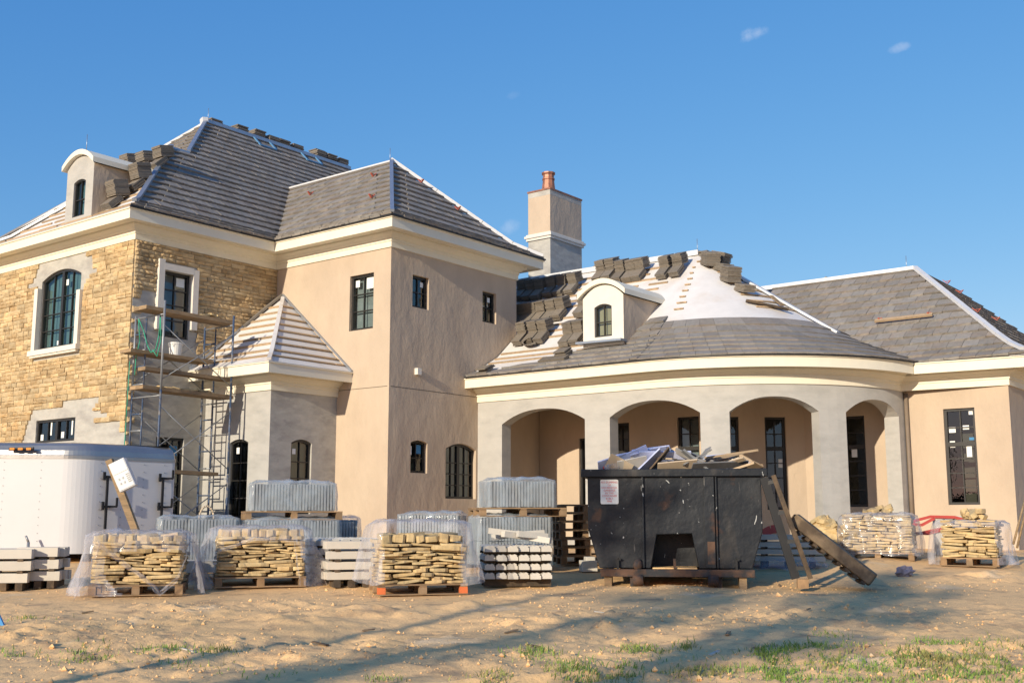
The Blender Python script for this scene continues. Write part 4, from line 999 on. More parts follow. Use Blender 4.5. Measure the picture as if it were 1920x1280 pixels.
mounds = [(690,1150,.55,.22,.12),(755,1142,.35,.2,.07),(985,1120,.5,.3,.06),(520,1135,.5,.3,.06),(400,1150,.4,.3,.05),(300,1140,.7,.3,.06),(880,1138,.4,.25,.07),(1650,1058,.8,.5,.17),(1590,1062,.6,.4,.12),(1730,1060,.6,.4,.10),(1830,1085,.9,.5,.09),(1880,1080,.6,.4,.07),(1500,1120,1.0,.4,.05),(1000,1165,.5,.3,.05),(560,1165,.5,.3,.04),(1270,1102,.5,.18,.05)]
MND = [(ground_at(px, py), a, b, h) for px, py, a, b, h in mounds]
RUT = [(ground_at(x, y), r, dpt) for x, y, r, dpt in ((620,1195,.25,.06),(660,1190,.22,.06),(480,1232,.2,.05),(430,1245,.25,.05),(1180,1195,.5,.05),(1120,1190,.4,.04),(760,1172,.5,.05))]
def gz(x, y):
    p = Vector((x, y, 0)); fw = p.dot(FWD); z = base_z(fw)
    k = 1.0 if fw < 12.6 else max(.15, 1 - (fw-12.6)/1.8*.85)
    n1 = mnoise.fractal(Vector((x*.55, y*.55, 3.1)), 1.0, 2.1, 4); z += .032*n1*k
    n2 = mnoise.fractal(Vector((x*2.3, y*2.3, 9.1)), .9, 2.0, 5); z += .013*k*(n2 if n2 < .2 else .2+(n2-.2)*1.8)
    rdg = 1-abs(mnoise.noise(Vector((x*1.3+7, y*1.3, 1.7)))*2); z += .016*k*max(0, rdg-.6)
    n3 = mnoise.noise(Vector((x*9, y*9, 5.5))); z += .010*k*n3 + (.02*k*max(0, n3-.42)*3)
    patch = max(0, min(1, (mnoise.noise(Vector((x*.5+3, y*.5, 8.8)))+.15)*2.2))
    n4 = mnoise.fractal(Vector((x*5.2, y*5.2, 2.2)), .7, 2.2, 4); z += k*(.007*n4 + patch*(.018*n4 + .05*max(0, n4-.25)))
    # two wheel tracks crossing to the right
    tr = (p.dot(RGT)*.42 - fw + 8.6); 
    for o in (0, 1.5):
        w = abs(tr-o-.12*mnoise.noise(Vector((x*.6, y*.6, 4))))
        if w < .2: z -= .045*k*(1-w/.2)**.6 + .012*k*math.sin(p.dot(RGT)*38)*(w < .14)
        elif w < .34: z += .018*k*(1-(w-.2)/.14)
    for c, a, b, h in MND:
        dx = (p-c).dot(RGT)/a; dy = (p-c).dot(FWD)/b; q = dx*dx+dy*dy
        if q < 6:
            z += h*math.exp(-q*1.3)*(.7 + .6*mnoise.noise(Vector((x*5, y*5, 2))))
    for c, r, dpt in RUT:
        q = ((p-c).dot(RGT)/r/1.6)**2 + ((p-c).dot(FWD)/r)**2
        if q < 5: z -= dpt*math.exp(-q)*(1+.8*n3)
    return z
def grid(name, u0, u1, v0, v1, nu, nv, fz):
    vs = []; fs = []
    for j in range(nv+1):
        for i in range(nu+1):
            p = RGT*(u0+(u1-u0)*i/nu) + FWD*(v0+(v1-v0)*j/nv); vs.append((p.x, p.y, fz(p.x, p.y)))
    for j in range(nv):
        for i in range(nu): a = j*(nu+1)+i; fs.append((a, a+1, a+nu+2, a+nu+1))
    return vs, fs
vs, fs = grid('g', -9, 9.6, 6.5, 17.5, 330, 230, gz)
mb = MB(); mb.mesh_add(vs, fs, True)
# skirt to the horizon, one sheet: rings round the fine patch
def ringpt(i, n, s):
    u0, u1, v0, v1 = -9*1.0, 9.6, 6.5, 17.5; cu, cv = .3, 12
    return None
fine = mb
far = [(-1500,-1500),(1500,-1500),(1500,1500),(-1500,1500)]
cor = [(-9,6.5),(9.6,6.5),(9.6,17.5),(-9,17.5)]
def loc(u, v, z): p = RGT*u + FWD*v; return (p.x, p.y, z)
def edge(a, b, n): return [(a[0]+(b[0]-a[0])*i/n, a[1]+(b[1]-a[1])*i/n) for i in range(n)]
inner = []; 
for k in range(4): inner += edge(cor[k], cor[(k+1)%4], [66,46,66,46][k])
rings = [inner]
for s in (1.5, 4, 14, 60, 250, 1500): rings.append([(u*(1+s*.15*0) + (u-.3)/max(abs(u-.3), abs(v-12))*s, v + (v-12)/max(abs(u-.3), abs(v-12))*s) for u, v in inner])
zs_ = []
for k, rg in enumerate(rings):
    row = []
    for u, v in rg:
        p = RGT*u+FWD*v; row.append(loc(u, v, gz(p.x, p.y) if k < 3 else base_z(v)))
    zs_.append(row)
n = len(inner)
for k in range(len(rings)-1):
    for i in range(n): mb.face([zs_[k][i], zs_[k][(i+1)%n], zs_[k+1][(i+1)%n], zs_[k+1][i]], True)
G = mb.build('ground', M['sand']); tag(G, kind='structure')
# =================================================================== SITE
def PTF(px, py, fw): r = ray(px, py); return CAMP + r*(fw/r.dot(FWD))
class Fr:
    """local frame standing on the ground: x right, y away, z up"""
    def __init__(s, px, py, yaw=0, fw=None):
        s.o = ground_at(px, py) if fw is None else PTF(px, py, fw)
        s.o.z = gz(s.o.x, s.o.y)
        b = Vector((s.o.x, s.o.y, 0)).normalized(); b = Matrix.Rotation(math.radians(yaw), 3, 'Z') @ b
        s.b = b; s.r = Vector((b.y, -b.x, 0)); s.fw = s.o.dot(FWD); s.k = s.fw/2143.
        s.z = Vector((0,0,1)); s.ax = (s.r, s.b, s.z)
    def __call__(s, x, y, z): return s.o + s.r*x + s.b*y + s.z*z
    def at(s, x, y, z=0):
        c = object.__new__(Fr); c.__dict__.update(s.__dict__); c.o = s(x, y, z); return c
M['alu'] = mat('polished_aluminium', (.36,.35,.34), .3, .15, 2, .2, 6, .012, metallic=.7)
M['white_paint'] = mat('white_trailer_paint', (.57,.57,.575), .32, .03, 1.5, .03, 5, .004, spec=.5)
M['amber'] = mat('amber_lens', (.8,.25,.02), .3, 0, 1, 0)
M['blue_steel'] = mat('blue_scaffold_steel', (.055,.085,.15), .5, .3, 9, .1, 30, .003, col2=(.20,.19,.18), c2scale=6, c2lo=.52, c2hi=.62)
M['grey_steel'] = mat('grey_brace_steel', (.30,.31,.32), .45, .15, 9, 0, metallic=.4)
M['bucket'] = mat('white_plastic', (.72,.71,.68), .45, .05, 4, 0)
M['green_rope'] = mat('green_cord', (.04,.32,.20), .7, .1, 8, 0)
def dumpster_paint():
    m = bpy.data.materials.new('scuffed_black_paint'); m.use_nodes = True; N, L = m.node_tree.nodes, m.node_tree.links; bs = N['Principled BSDF']
    bs.inputs['Roughness'].default_value = .42; bs.inputs['Specular IOR Level'].default_value = .3
    pos = N.new('ShaderNodeNewGeometry').outputs['Position']
    def nz(sc, st=(1,1,1), det=5, dist=0):
        mp = N.new('ShaderNodeMapping'); mp.inputs['Scale'].default_value = st; L.new(pos, mp.inputs['Vector'])
        n = N.new('ShaderNodeTexNoise'); n.inputs['Scale'].default_value = sc; n.inputs['Detail'].default_value = det; n.inputs['Distortion'].default_value = dist; L.new(mp.outputs[0], n.inputs['Vector']); return n.outputs['Fac']
    cur = N.new('ShaderNodeRGB'); cur.outputs[0].default_value = (.010,.013,.018,1); cur = cur.outputs[0]
    for src, lo, hi, amt, col in ((nz(1.3), .5, .75, .8, (.045,.046,.048)), (nz(3.5,(1,1,.35)), .58, .75, .5, (.085,.07,.055)), (nz(2.2), .64, .70, .7, (.075,.035,.02)), (nz(26,(1,1,.15)), .70, .74, .5, (.16,.15,.14)), (nz(7,(1,1,.55),4,1.5), .705, .715, .9, (.50,.50,.48)), (nz(19), .735, .745, .9, (.5,.5,.48))):
        mr = N.new('ShaderNodeMapRange'); L.new(src, mr.inputs['Value']); mr.inputs['From Min'].default_value = lo; mr.inputs['From Max'].default_value = hi; mr.inputs['To Max'].default_value = amt
        mx = N.new('ShaderNodeMix'); mx.data_type = 'RGBA'; L.new(mr.outputs[0], mx.inputs['Factor']); L.new(cur, mx.inputs['A']); mx.inputs['B'].default_value = (*col, 1); cur = mx.outputs['Result']
    L.new(cur, bs.inputs['Base Color'])
    b = N.new('ShaderNodeBump'); b.inputs['Strength'].default_value = .5; b.inputs['Distance'].default_value = .06; L.new(nz(1.6), b.inputs['Height'])
    b2 = N.new('ShaderNodeBump'); b2.inputs['Strength'].default_value = .25; b2.inputs['Distance'].default_value = .01; L.new(nz(14), b2.inputs['Height']); L.new(b.outputs[0], b2.inputs['Normal']); L.new(b2.outputs[0], bs.inputs['Normal'])
    return m
M['paint_black'] = dumpster_paint()
M['rust'] = mat('rusty_steel', (.10,.055,.035), .8, .35, 7, .4, 30, .006, col2=(.03,.03,.033), c2scale=5)
M['cast'] = mat('white_cast_moulding', (.55,.51,.44), .85, .06, 5, .15, 40, .003, rand=.06)
M['fin'] = mat('new_grey_tile', (.27,.28,.285), .75, .1, 9, .1, 40, .003, rand=.12)
M['orange'] = mat('orange_paint', (.65,.16,.05), .8, .15, 6, .1)
M['red_tape'] = mat('red_plastic_tape', (.48,.07,.055), .5, .1, 4, .1)
M['bag'] = mat('crumpled_purple_bag', (.22,.20,.25), .5, .25, 9, .4, 14, .03)
M['drywall'] = mat('pale_blue_board', (.52,.56,.74), .7, .06, 4, .1, rand=.1)
M['card'] = mat('tan_cardboard', (.48,.39,.28), .85, .12, 5, .1, rand=.2)
M['debris_grey'] = mat('grey_scrap', (.20,.20,.20), .8, .2, 6, .2, rand=.3)
M['blue_pvc'] = mat('blue_plastic_stake', (.04,.25,.55), .5, .05, 4, 0)

# ---- scaffold
def scaffold():
    X0, X1, Y0, Y1 = 13.83, 15.62, 20.1, 21.12
    S = empty('scaffold', ((X0+X1)/2, (Y0+Y1)/2, .3), 'tall blue and grey steel frame scaffold at the stone corner', 'scaffold')
    for x, y, top in ((X0,Y0,5.53),(X1,Y0,5.45),(X0,Y1,5.3),(X1,Y1,5.3)):
        for z0, z1, m in ((.25,1.95,'blue_steel'),(1.95,3.65,'blue_steel'),(3.65,top,'grey_steel' if x == X0 else 'blue_steel')):
            t = MB(); t.tube((x,y,z0), (x,y,z1-.01), .024, 8); t.build('post', M[m], S)
    for x in (X0, X1):
        ym = Y0 + .62
        for z0 in (.3, 1.97, 3.68):
            t = MB(); t.tube((x,ym,z0+.1), (x,ym,z0+1.52), .018, 6); t.build('frame_upright', M['blue_steel'], S)
            for i, dz in enumerate((.12,.5,.85,1.2,1.55)):
                t = MB(); ya, yb = (Y0, Y1) if dz in (1.55,) else (ym, Y1)
                t.tube((x,ya,z0+dz), (x,yb,z0+dz), .017, 6); t.build('rung', M['blue_steel' if i % 2 else 'grey_steel'], S)
    for y in (Y0, Y1):
        for z0, z1 in ((.6,1.75),(2.05,3.3),(3.85,5.0)):
            for a, c in (((X0,y,z0),(X1,y,z1)),((X0,y,z1),(X1,y,z0))):
                t = MB(); t.tube(a, c, .012, 5); t.build('cross_brace', M['grey_steel'], S)
    G_ = 'scaffold planks'
    for x0, x1, y, z, lab in ((13.45,15.72,20.32,5.34,'topmost scaffold plank below the stone window'),(13.5,15.75,20.58,5.35,'topmost rear scaffold plank with broken stones on it'),
                              (13.42,15.5,20.75,4.47,'second scaffold plank from the top carrying the white bucket'),(13.48,15.45,20.98,4.48,'rear plank beside the bucket plank'),
                              (13.45,15.65,20.25,4.05,'third scaffold plank from top, just under the bucket plank'),(13.45,15.75,20.3,3.67,'middle scaffold plank scattered with flat stones'),(13.5,15.7,20.58,3.68,'rear middle scaffold plank behind the stones'),
                              (14.0,15.5,20.4,1.98,'lowest scaffold plank just above the trailer roof')):
        t = MB(); t.beam((x0,y,z), (x1,y,z-.03), .26, .075); thing('scaffold_plank', t, M['wood'], lab, 'plank', G_)
    t = MB(); c = Vector((14.62,20.78,4.50)); prof = [(.12,0),(.145,.24),(.155,.24),(.155,.275),(.14,.28)]
    for (r0,z0),(r1,z1) in zip(prof, prof[1:]):
        for i in range(18):
            a, d = 2*math.pi*i/18, 2*math.pi*(i+1)/18
            t.face([c+Vector((r0*math.cos(a),r0*math.sin(a),z0)),c+Vector((r0*math.cos(d),r0*math.sin(d),z0)),c+Vector((r1*math.cos(d),r1*math.sin(d),z1)),c+Vector((r1*math.cos(a),r1*math.sin(a),z1))], True)
    t.face([c+Vector((.14*math.cos(2*math.pi*i/18),.14*math.sin(2*math.pi*i/18),.27)) for i in range(18)])
    bk = thing('bucket', t, M['bucket'], 'white plastic bucket standing on the scaffold plank', 'bucket')
    t = MB(); t.path([c+Vector((.155*math.cos(a), .155*math.sin(a)*.3-.12, .26-.12*math.sin(a))) for a in [math.pi*i/10 for i in range(11)]], .005, 5); t.build('handle', M['grey_steel'], bk)
    t = MB(); P_ = [(13.75,20.9,5.2),(13.78,20.75,4.95),(13.8,20.6,4.6),(13.82,20.5,4.45),(13.85,20.38,4.5),(13.86,20.3,4.8),(13.86,20.28,5.25)]
    t.path(P_, .012, 6); t.path([(13.75,20.9,5.2),(13.74,20.8,4.7),(13.8,21.0,4.4),(13.76,20.95,4.0)], .011, 6); t.path([(13.86,20.28,5.25),(13.88,20.25,4.7),(13.84,20.3,4.35),(13.79,20.4,4.5)], .011, 6)
    t.path([(13.72,21.1,4.3),(13.72,21.12,3.0),(13.70,21.13,1.5)], .011, 6)
    thing('rope', t, M['green_rope'], 'green cord looped over the left end of the scaffold', 'rope')
scaffold()
def slab_stone(seed):
    r = random.Random(seed); nx = 3; vs = []; fs = []; n = 8
    # blocky wedge: irregular octagon outline, thickness tapering along the length
    out = [(-.5,-.38),(-.3,-.5),(.28,-.5),(.5,-.36),(.5,.4),(.3,.5),(-.3,.5),(-.5,.36)]; out = [(x*r.uniform(.84,1.0), y*r.uniform(.84,1.0)) for x, y in out]
    t0, t1 = r.uniform(.62,1.05), r.uniform(.62,1.05); sk = r.uniform(-.25,.25)
    for zz, k in ((-.5,.97),(-.15,1.0),(.25,1.0),(.5,.96)):
        for x, y in out: vs.append((x*k, y*k, zz*(t0+(t1-t0)*(x+.5)) + sk*x*.5 + r.uniform(-.07,.07)))
    for l in range(3):
        for i in range(n): fs.append((l*n+i, l*n+(i+1)%n, (l+1)*n+(i+1)%n, (l+1)*n+i))
    fs += [tuple(reversed(range(n))), tuple(range(3*n, 4*n))]
    return vs, fs
SLAB = [slab_stone(i+50) for i in range(16)]; SLABME = []
for vs, fs in SLAB:
    me = bpy.data.meshes.new('stone'); me.from_pydata(vs, [], fs); me.materials.append(M['pallet_stone']); SLABME.append(me)
def slab_M(c, ax, sx, sy, sz, rz=0, tx=0, ty=0):
    r, b, z = ax; R = Matrix((( r.x,b.x,0),(r.y,b.y,0),(0,0,1))).to_4x4()
    return Matrix.Translation(c) @ R @ Matrix.Rotation(rz,4,'Z') @ Matrix.Rotation(tx,4,'X') @ Matrix.Rotation(ty,4,'Y') @ Matrix.Diagonal((sx,sy,sz,1))
# loose stones on planks
rr = random.Random(21)
for x, y, z, l in [(15.1+i*.09, 20.5+.03*(i%3), 5.40+.045*(i%2), 'broken flat stone heaped on the topmost scaffold plank') for i in range(6)] + [(13.95+i*.2, 20.3, 3.72, ['leftmost','second','third','fourth','fifth','sixth','rightmost'][i]+' flat stone from left on the middle scaffold plank') for i in range(7)] + [(14.25, 20.4, 2.06, 'stone resting on the lowest scaffold plank by the trailer')]:
    tag(inst('stone', SLABME[rr.randrange(16)], None, slab_M(Vector((x,y,z)), (Vector((1,0,0)),Vector((0,1,0)),None), rr.uniform(.16,.26), .13, .05, rr.uniform(-.5,.5), rr.uniform(-.3,.3), rr.uniform(-.3,.3))), l, 'stone', 'stones left on the scaffold')

# ---- white cargo trailer
def trailer():
    c0 = PTF(147, 972, 19.0); c0.z = 0; zb, zt, zr_ = .42, 2.02, 2.27
    d1 = (FWD*math.cos(math.radians(42))+RGT*math.sin(math.radians(42))); A = c0 - RGT*3.4 - FWD*.15; B = c0 + d1*1.79; d2 = FWD*.669 - RGT*.743
    poly = [A]
    ra = .30; p, q = c0 - (c0-A).normalized()*ra, c0 + d1*ra
    for i in range(9): t = i/8; poly.append(p*(1-t)**2 + c0*2*t*(1-t) + q*t*t)
    rb = .08; p, q = B - d1*rb, B + d2*rb
    for i in range(5): t = i/4; poly.append(p*(1-t)**2 + B*2*t*(1-t) + q*t*t)
    poly += [B + d2*3.5, A + d2*3.5]
    T = empty('cargo_trailer', (c0.x, c0.y, .1), 'white enclosed cargo trailer with silver roof trim and black side racks', 'trailer')
    up = lambda p, z: Vector((p.x, p.y, z))
    b = MB()
    for a, c in zip(poly, poly[1:]+poly[:1]): b.face([up(a,zb),up(c,zb),up(c,zt),up(a,zt)], True)
    b.face([up(p,zb) for p in poly]); b.build('body', M['white_paint'], T)
    cen = sum(poly, Vector())/len(poly); r = MB(); prof = [(0,-.03),(.012,-.03),(.012,.02),(.0,.03),(-.015,.11),(-.06,.19),(-.13,.235),(-.22,.25)]
    outs = []
    n = len(poly)
    for i in range(n):
        e0 = (poly[i]-poly[i-1]).normalized(); e1 = (poly[(i+1)%n]-poly[i]).normalized(); m = (Vector((e0.y,-e0.x,0))+Vector((e1.y,-e1.x,0))).normalized(); outs.append(m)
    for i in range(n):
        j = (i+1)%n
        for (o0,h0),(o1,h1) in zip(prof, prof[1:]):
            r.face([up(poly[i]+outs[i]*o0,zt+h0),up(poly[j]+outs[j]*o0,zt+h0),up(poly[j]+outs[j]*o1,zt+h1),up(poly[i]+outs[i]*o1,zt+h1)], True)
    r.build('roof_trim', M['alu'], T)
    r = MB(); r.face([up(poly[i]-outs[i]*.215, zt+.249) for i in range(n)]); r.build('roof', M['white_paint'], T)
    e = (c0-A).normalized(); no = Vector((e.y,-e.x,0))
    l = MB(); p0, p1 = PTF(18,842,18.9), PTF(64,841,18.9); l.beam(p0-no*0+no*.02, p1+no*.02, .04, .055); lb = l.build('light_bar', M['black'], T)
    for px in (25, 40.5, 56):
        l = MB(); q = PTF(px,841.5,18.86); l.box(q+no*.05, .075, .02, .035, (e, no, Vector((0,0,1)))); l.build('marker_light', M['amber'], lb)
    n2 = Vector((d1.y,-d1.x,0))
    for px0, px1 in ((197, 213), (301, 318)):
        t0 = (lambda px: (lambda L: L)(0))(px0)
        # distance along the side for the pixel
        def along(px):
            lo, hi = 0, 1.79
            for _ in range(30):
                m = (lo+hi)/2
                if proj(c0 + d1*m + Vector((0,0,1.4)))[0] < px: lo = m
                else: hi = m
            return lo
        s = along(px0); base = c0 + d1*s + n2*.06; k = MB()
        k.beam(up(base,.5), up(base,1.72), .035, .035, n2)
        for z in (1.70, 1.20):
            k.beam(up(base - d1*.06 - n2*.05,z), up(base + d1*.19 + n2*.02,z), .035, .035); k.beam(up(base+d1*.18+n2*.02,z), up(base+d1*.18+n2*.02,z+.15), .03, .03, n2); k.beam(up(base-d1*.06,z-.06),up(base-d1*.06,z+.08),.04,.03,n2)
        k.build('ladder_rack', M['black'], T)
    rv = MB()
    for base, dd, nn, L, sp in ((A, e, no, 3.1, .61), (c0+d1*.15, d1, n2, 1.45, .40)):
        s = sp*.5
        while s < L:
            z = zb+.08
            while z < zt: q = base + dd*s; rv.box(up(q+nn*.004, z), .012, .01, .012, (dd, nn, Vector((0,0,1)))); z += .13
            s += sp
    tag(rv.build('rivets', M['grey_steel'], T), kind='stuff')
    w = MB(); w.box(up(c0 - RGT*1.2 + FWD*1.4, .28), 2.2, .2, .3, (RGT, FWD, Vector((0,0,1)))); w.build('chassis', M['black'], T)
    j = MB(); q = c0 - RGT*.7 - FWD*.25; j.tube(up(q,.1), up(q,.62), .025, 8); j.tube(up(q,.62), up(q-RGT*.05,.72), .02, 6); j.build('tongue_jack', M['grey_steel'], T)
trailer()
# ---- temporary power pole
def power_pole():
    fw = 17.3; p0, p1 = PTF(268,1030,fw), PTF(222,905,fw); p2 = PTF(205,862,fw)
    T = empty('temporary_power_pole', (p0.x,p0.y,gz(p0.x,p0.y)), 'leaning wooden post with white electric meter box in front of trailer', 'power pole')
    d = (p1-p0).normalized(); t = MB(); t.beam(p0 - d*.5, p2, .10, .10, FWD); t.build('post', M['wood'], T)
    c = PTF(231,890,fw-.14); sx = RGT*.985 - FWD*.0; n = -FWD; ydir = (PTF(208,863,fw)-PTF(232,918,fw)).normalized(); X = (RGT + ydir*(-RGT.dot(ydir))).normalized(); Nn = X.cross(ydir)
    b = MB(); b.box(c, .26, .46, .13, (X, ydir, Nn)); bx = b.build('meter_box', M['white_paint'], T, bevel=.008)
    s = -1 if Nn.dot(FWD) > 0 else 1
    f = MB(); f.box(c + Nn*s*.068 + ydir*.13, .23, .18, .008, (X, ydir, Nn)); f.build('cover', M['bucket'], bx)
    f = MB(); f.box(c + Nn*s*.068 - ydir*.09, .23, .24, .008, (X, ydir, Nn)); f.build('cover', M['bucket'], bx)
    for x, y in ((-.06,-.05),(.0,-.05),(-.06,-.12),(.0,-.12)):
        f = MB(); f.box(c + Nn*s*.074 + X*x + ydir*y, .025, .03, .012, (X, ydir, Nn)); f.build('outlet', M['grey_steel'], bx)
    for i in range(5):
        f = MB(); f.box(c + Nn*s*.074 + X*.08 + ydir*(-.02-.03*i), .05, .014, .012, (X, ydir, Nn)); f.build('breaker', M['grey_steel'], bx)
power_pole()
# ---- pallets
def pallet(fr, W, D, label, z=0, orange=False, group='wooden pallets'):
    P_ = empty('pallet', fr(0,0,z), label, 'pallet', group); c = fr.at(0, 0, z)
    nb = 7
    for i in range(nb):
        y = -D/2+.045+(D-.09)*i/(nb-1); b = MB(); b.box(c(0,y,.125), W, .085, .018, c.ax); b.build('deck_board', M['pallet'], P_)
    for ix in (-1,0,1):
        b = MB(); b.box(c(ix*(W/2-.05),0,.105), .09, D, .018, c.ax); b.build('stringer_board', M['pallet'], P_)
        for iy in (-1,0,1):
            b = MB(); b.box(c(ix*(W/2-.05),iy*(D/2-.06),.055), .095, .11, .082, c.ax); b.build('block', M['orange'] if orange and iy == -1 and ix else M['pallet'], P_)
    for iy in (-1,0,1):
        b = MB(); b.box(c(0,iy*(D/2-.06),.007), W, .10, .014, c.ax); b.build('bottom_board', M['pallet'], P_)
    return P_
def film(fr, W, D, H, z0, label, seed,  opening=None, flare=.16, material='film_clear', g=.03, group='plastic wraps', nu=150, nv=22, name='plastic_wrap', ribbons=()):
    rnd = random.Random(seed); vs = []; per = 2*(W+D); keep = []
    def edge_pt(t):
        s = t*per; a = W/2
        for L, (x0,y0), (dx,dy), (nx,ny), nm in ((a,(0,D/2),(-1,0),(0,1),'b'),(D,(-a,D/2),(0,-1),(-1,0),'l'),(W,(-a,-D/2),(1,0),(0,-1),'f'),(D,(a,-D/2),(0,1),(1,0),'r'),(a,(a,D/2),(-1,0),(0,1),'b')):
            if s <= L+1e-9: return x0+dx*s, y0+dy*s, nx, ny, nm
            s -= L
        return 0, D/2, 0, 1, 'b'
    nt = 6
    for j in range(nv+nt+1):
        for i in range(nu):
            x, y, nx, ny, nm = edge_pt(i/nu); s = i/nu*per
            if j <= nv:
                zn = j/nv; z = z0 + H*zn
                w1 = mnoise.noise(Vector((s*3.1, zn*.8, seed))); w2 = mnoise.noise(Vector((s*9, zn*3.0, seed+4))); w3 = mnoise.noise(Vector((s*1.1, zn*.5, seed+9)))
                big = 0 if material == 'film_tight' else 1
                fold = math.sin(s*15 + 5*w3 + 2.2*w1) * (1-zn)**.7
                off = g + .014*w2 + flare*(1-zn)**1.5*max(0, .30+w3+.6*w1) + .02*max(0,w1) + big*.035*fold*(.4+max(0,w1+.3))
                x2, y2 = x + nx*off, y + ny*off
                # pull the corners in and let the hem ride up and down
                cx, cy = abs(x)/(W/2), abs(y)/(D/2); cn = max(0, cx+cy-1.72)/.28; x2 *= 1-.05*cn*big*zn; y2 *= 1-.05*cn*big*zn
                z += big*((.10*max(0, w3+.5*w1)+.02)*(1-zn)**2 + .03*w1*(1-zn)) + (.02*w2 if zn > .9 else 0) - big*.06*cn*max(0, zn-.6)/.4 - big*.035*max(0, math.sin(s*4+seed))*max(0, zn-.7)/.3
                if zn > .93: x2 *= .985; y2 *= .985
                vs.append(fr(x2, y2, z)); keep.append((x/(W/2) + big*.10*mnoise.noise(Vector((zn*5, s, seed))), zn + big*.06*mnoise.noise(Vector((s*5, 1.5, seed))), nm))
            else:
                t = (j-nv)/nt; q = 1-t
                w2 = mnoise.noise(Vector((x*q*6, y*q*6, seed+2)))
                vs.append(fr((x+nx*g)*q, (y+ny*g)*q, z0+H+.02+.05*t*(1-t)*4*.5+.05*w2)); keep.append((0, 2, 't'))
    mb = MB(); fs = []
    for j in range(nv+nt):
        for i in range(nu):
            a, b, c, d = j*nu+i, j*nu+(i+1)%nu, (j+1)*nu+(i+1)%nu, (j+1)*nu+i
            if opening and any(keep[v][2] != 't' and opening(*keep[v]) for v in (a,b,c,d)): continue
            fs.append((a,b,c,d))
    mb.mesh_add(vs, fs, True)
    for pts, w in ribbons:
        pl = [Vector(p) for p in pts]; dn = []
        for a, b in zip(pl, pl[1:]): dn += [a.lerp(b, i/8) for i in range(8)]
        dn.append(pl[-1]); cols = []
        for i, p in enumerate(dn):
            w2 = w*(1+.5*mnoise.noise(Vector((i*.35, seed, 2)))); row = []
            for q in range(6):
                t = q/5-.5; row.append(fr(p.x + .012*mnoise.noise(Vector((i*.5,q,seed))), p.y - .05*mnoise.noise(Vector((i*.4, q*1.3, seed+3))) - .03*math.sin(q*2.2+i*.3), p.z + t*w2))
            cols.append(row)
        for r0, r1 in zip(cols, cols[1:]):
            for q in range(5): mb.face([r0[q], r1[q], r1[q+1], r0[q+1]], True)
    return thing(name, mb, M[material], label, 'plastic wrap', group)
def stone_bundle(fr, W, D, H, z0, label, seed, uprights=True, loose_top=0, rough=0., group='stone bundles on pallets', part='stone', depth_in=.2, nmax=300):
    B = empty('stone_bundle', fr(0,0,z0), label, 'stone bundle', group); rnd = random.Random(seed)
    def put(x, y, z, sx, sy, sz, rz=0, tx=0, ty=0): inst('stone', SLABME[rnd.randrange(16)], B, slab_M(fr(x,y,z), fr.ax, sx, sy, sz, rz, tx, ty))
    for side in ('f','l','r'):
        L = W if side == 'f' else D-.2; z = z0
        while z < z0 + H - (.10 if uprights else .0) - .02:
            h = rnd.uniform(.028, .054); s = -L/2
            while s < L/2-.05:
                w = min(rnd.uniform(.13, .42), L/2-s)
                if L/2-(s+w) < .09: w = L/2-s
                c = s+w/2; dp = rnd.uniform(.18,.27); j = rnd.uniform(-.045,.03+rough)
                hh = h*rnd.uniform(.7,1.12)
                if side == 'f': put(c, -D/2+dp/2+j, z+h/2, w*1.04, dp, hh, rnd.uniform(-.12,.12), rnd.uniform(-.09,.09), rnd.uniform(-.11,.11))
                else:
                    sg = -1 if side == 'l' else 1; put(sg*(W/2-dp/2+j), c+.1, z+h/2, dp, w*1.04, hh, 0, rnd.uniform(-.05,.05), rnd.uniform(-.06,.06))
                s += w
            z += h*.94
    if uprights:
        s = -W/2
        while s < W/2-.05:
            w = rnd.uniform(.10,.19); w = min(w, W/2-s); put(s+w/2, -D/2+.12+rnd.uniform(-.01,.03), z0+H-.06, w, .18, rnd.uniform(.10,.14), rnd.uniform(-.15,.15), rnd.uniform(-.1,.1), rnd.uniform(-.15,.15)); s += w
    for k in range(10): put(rnd.uniform(-W*.4,W*.4), rnd.uniform(-D*.25,D*.42), z0+H-.03, rnd.uniform(.2,.34), rnd.uniform(.2,.3), .07, rnd.uniform(-1,1), rnd.uniform(-.1,.1), rnd.uniform(-.1,.1))
    for k in range(loose_top): put(rnd.uniform(-W*.3,W*.3), rnd.uniform(-D*.2,D*.3), z0+H+.04+rnd.uniform(0,.12), rnd.uniform(.12,.25), .14, .09, rnd.uniform(-2,2), rnd.uniform(-.6,.6), rnd.uniform(-.6,.6))
    core = MB(); core.box(fr(0,.04,z0+H/2-.02), W-.3, D-.34, H-.08, fr.ax); core.build('inner_stones', M['pallet_stone'], B)
    return B
f1 = Fr(262, 1112, yaw=-6); W1 = 158*f1.k; H1 = 88*f1.k
pallet(f1, W1+.04, 1.0, 'pallet under the leftmost wrapped stone bundle', group='pallets under stone bundles')
stone_bundle(f1, W1, .95, H1, .14, 'leftmost bundle of flat tan stones behind torn plastic wrap', 3)
film(f1, W1+.16, 1.08, H1+.16, -.02, 'torn plastic wrap draped over the leftmost stone bundle', 3, lambda x, zn, nm: nm == 'f' and x > -.55 and zn < .72 - .6*max(0, abs(x-.2)-.45)**1.5 and zn > .0 + .75*max(0,-(x+.1))*1.0, flare=.38, ribbons=[([(-W1*.42,-.60,H1*1.05),(-W1*.2,-.60,H1*.75),(W1*.1,-.60,H1*.35),(W1*.28,-.62,.03)], .07), ([(W1*.28,-.62,.03),(W1*.46,-.62,H1*.35),(W1*.55,-.58,H1*.8)], .08), ([(-W1*.40,-.58,H1*1.0),(-W1*.50,-.66,H1*.5),(-W1*.62,-.75,.02)], .10)])
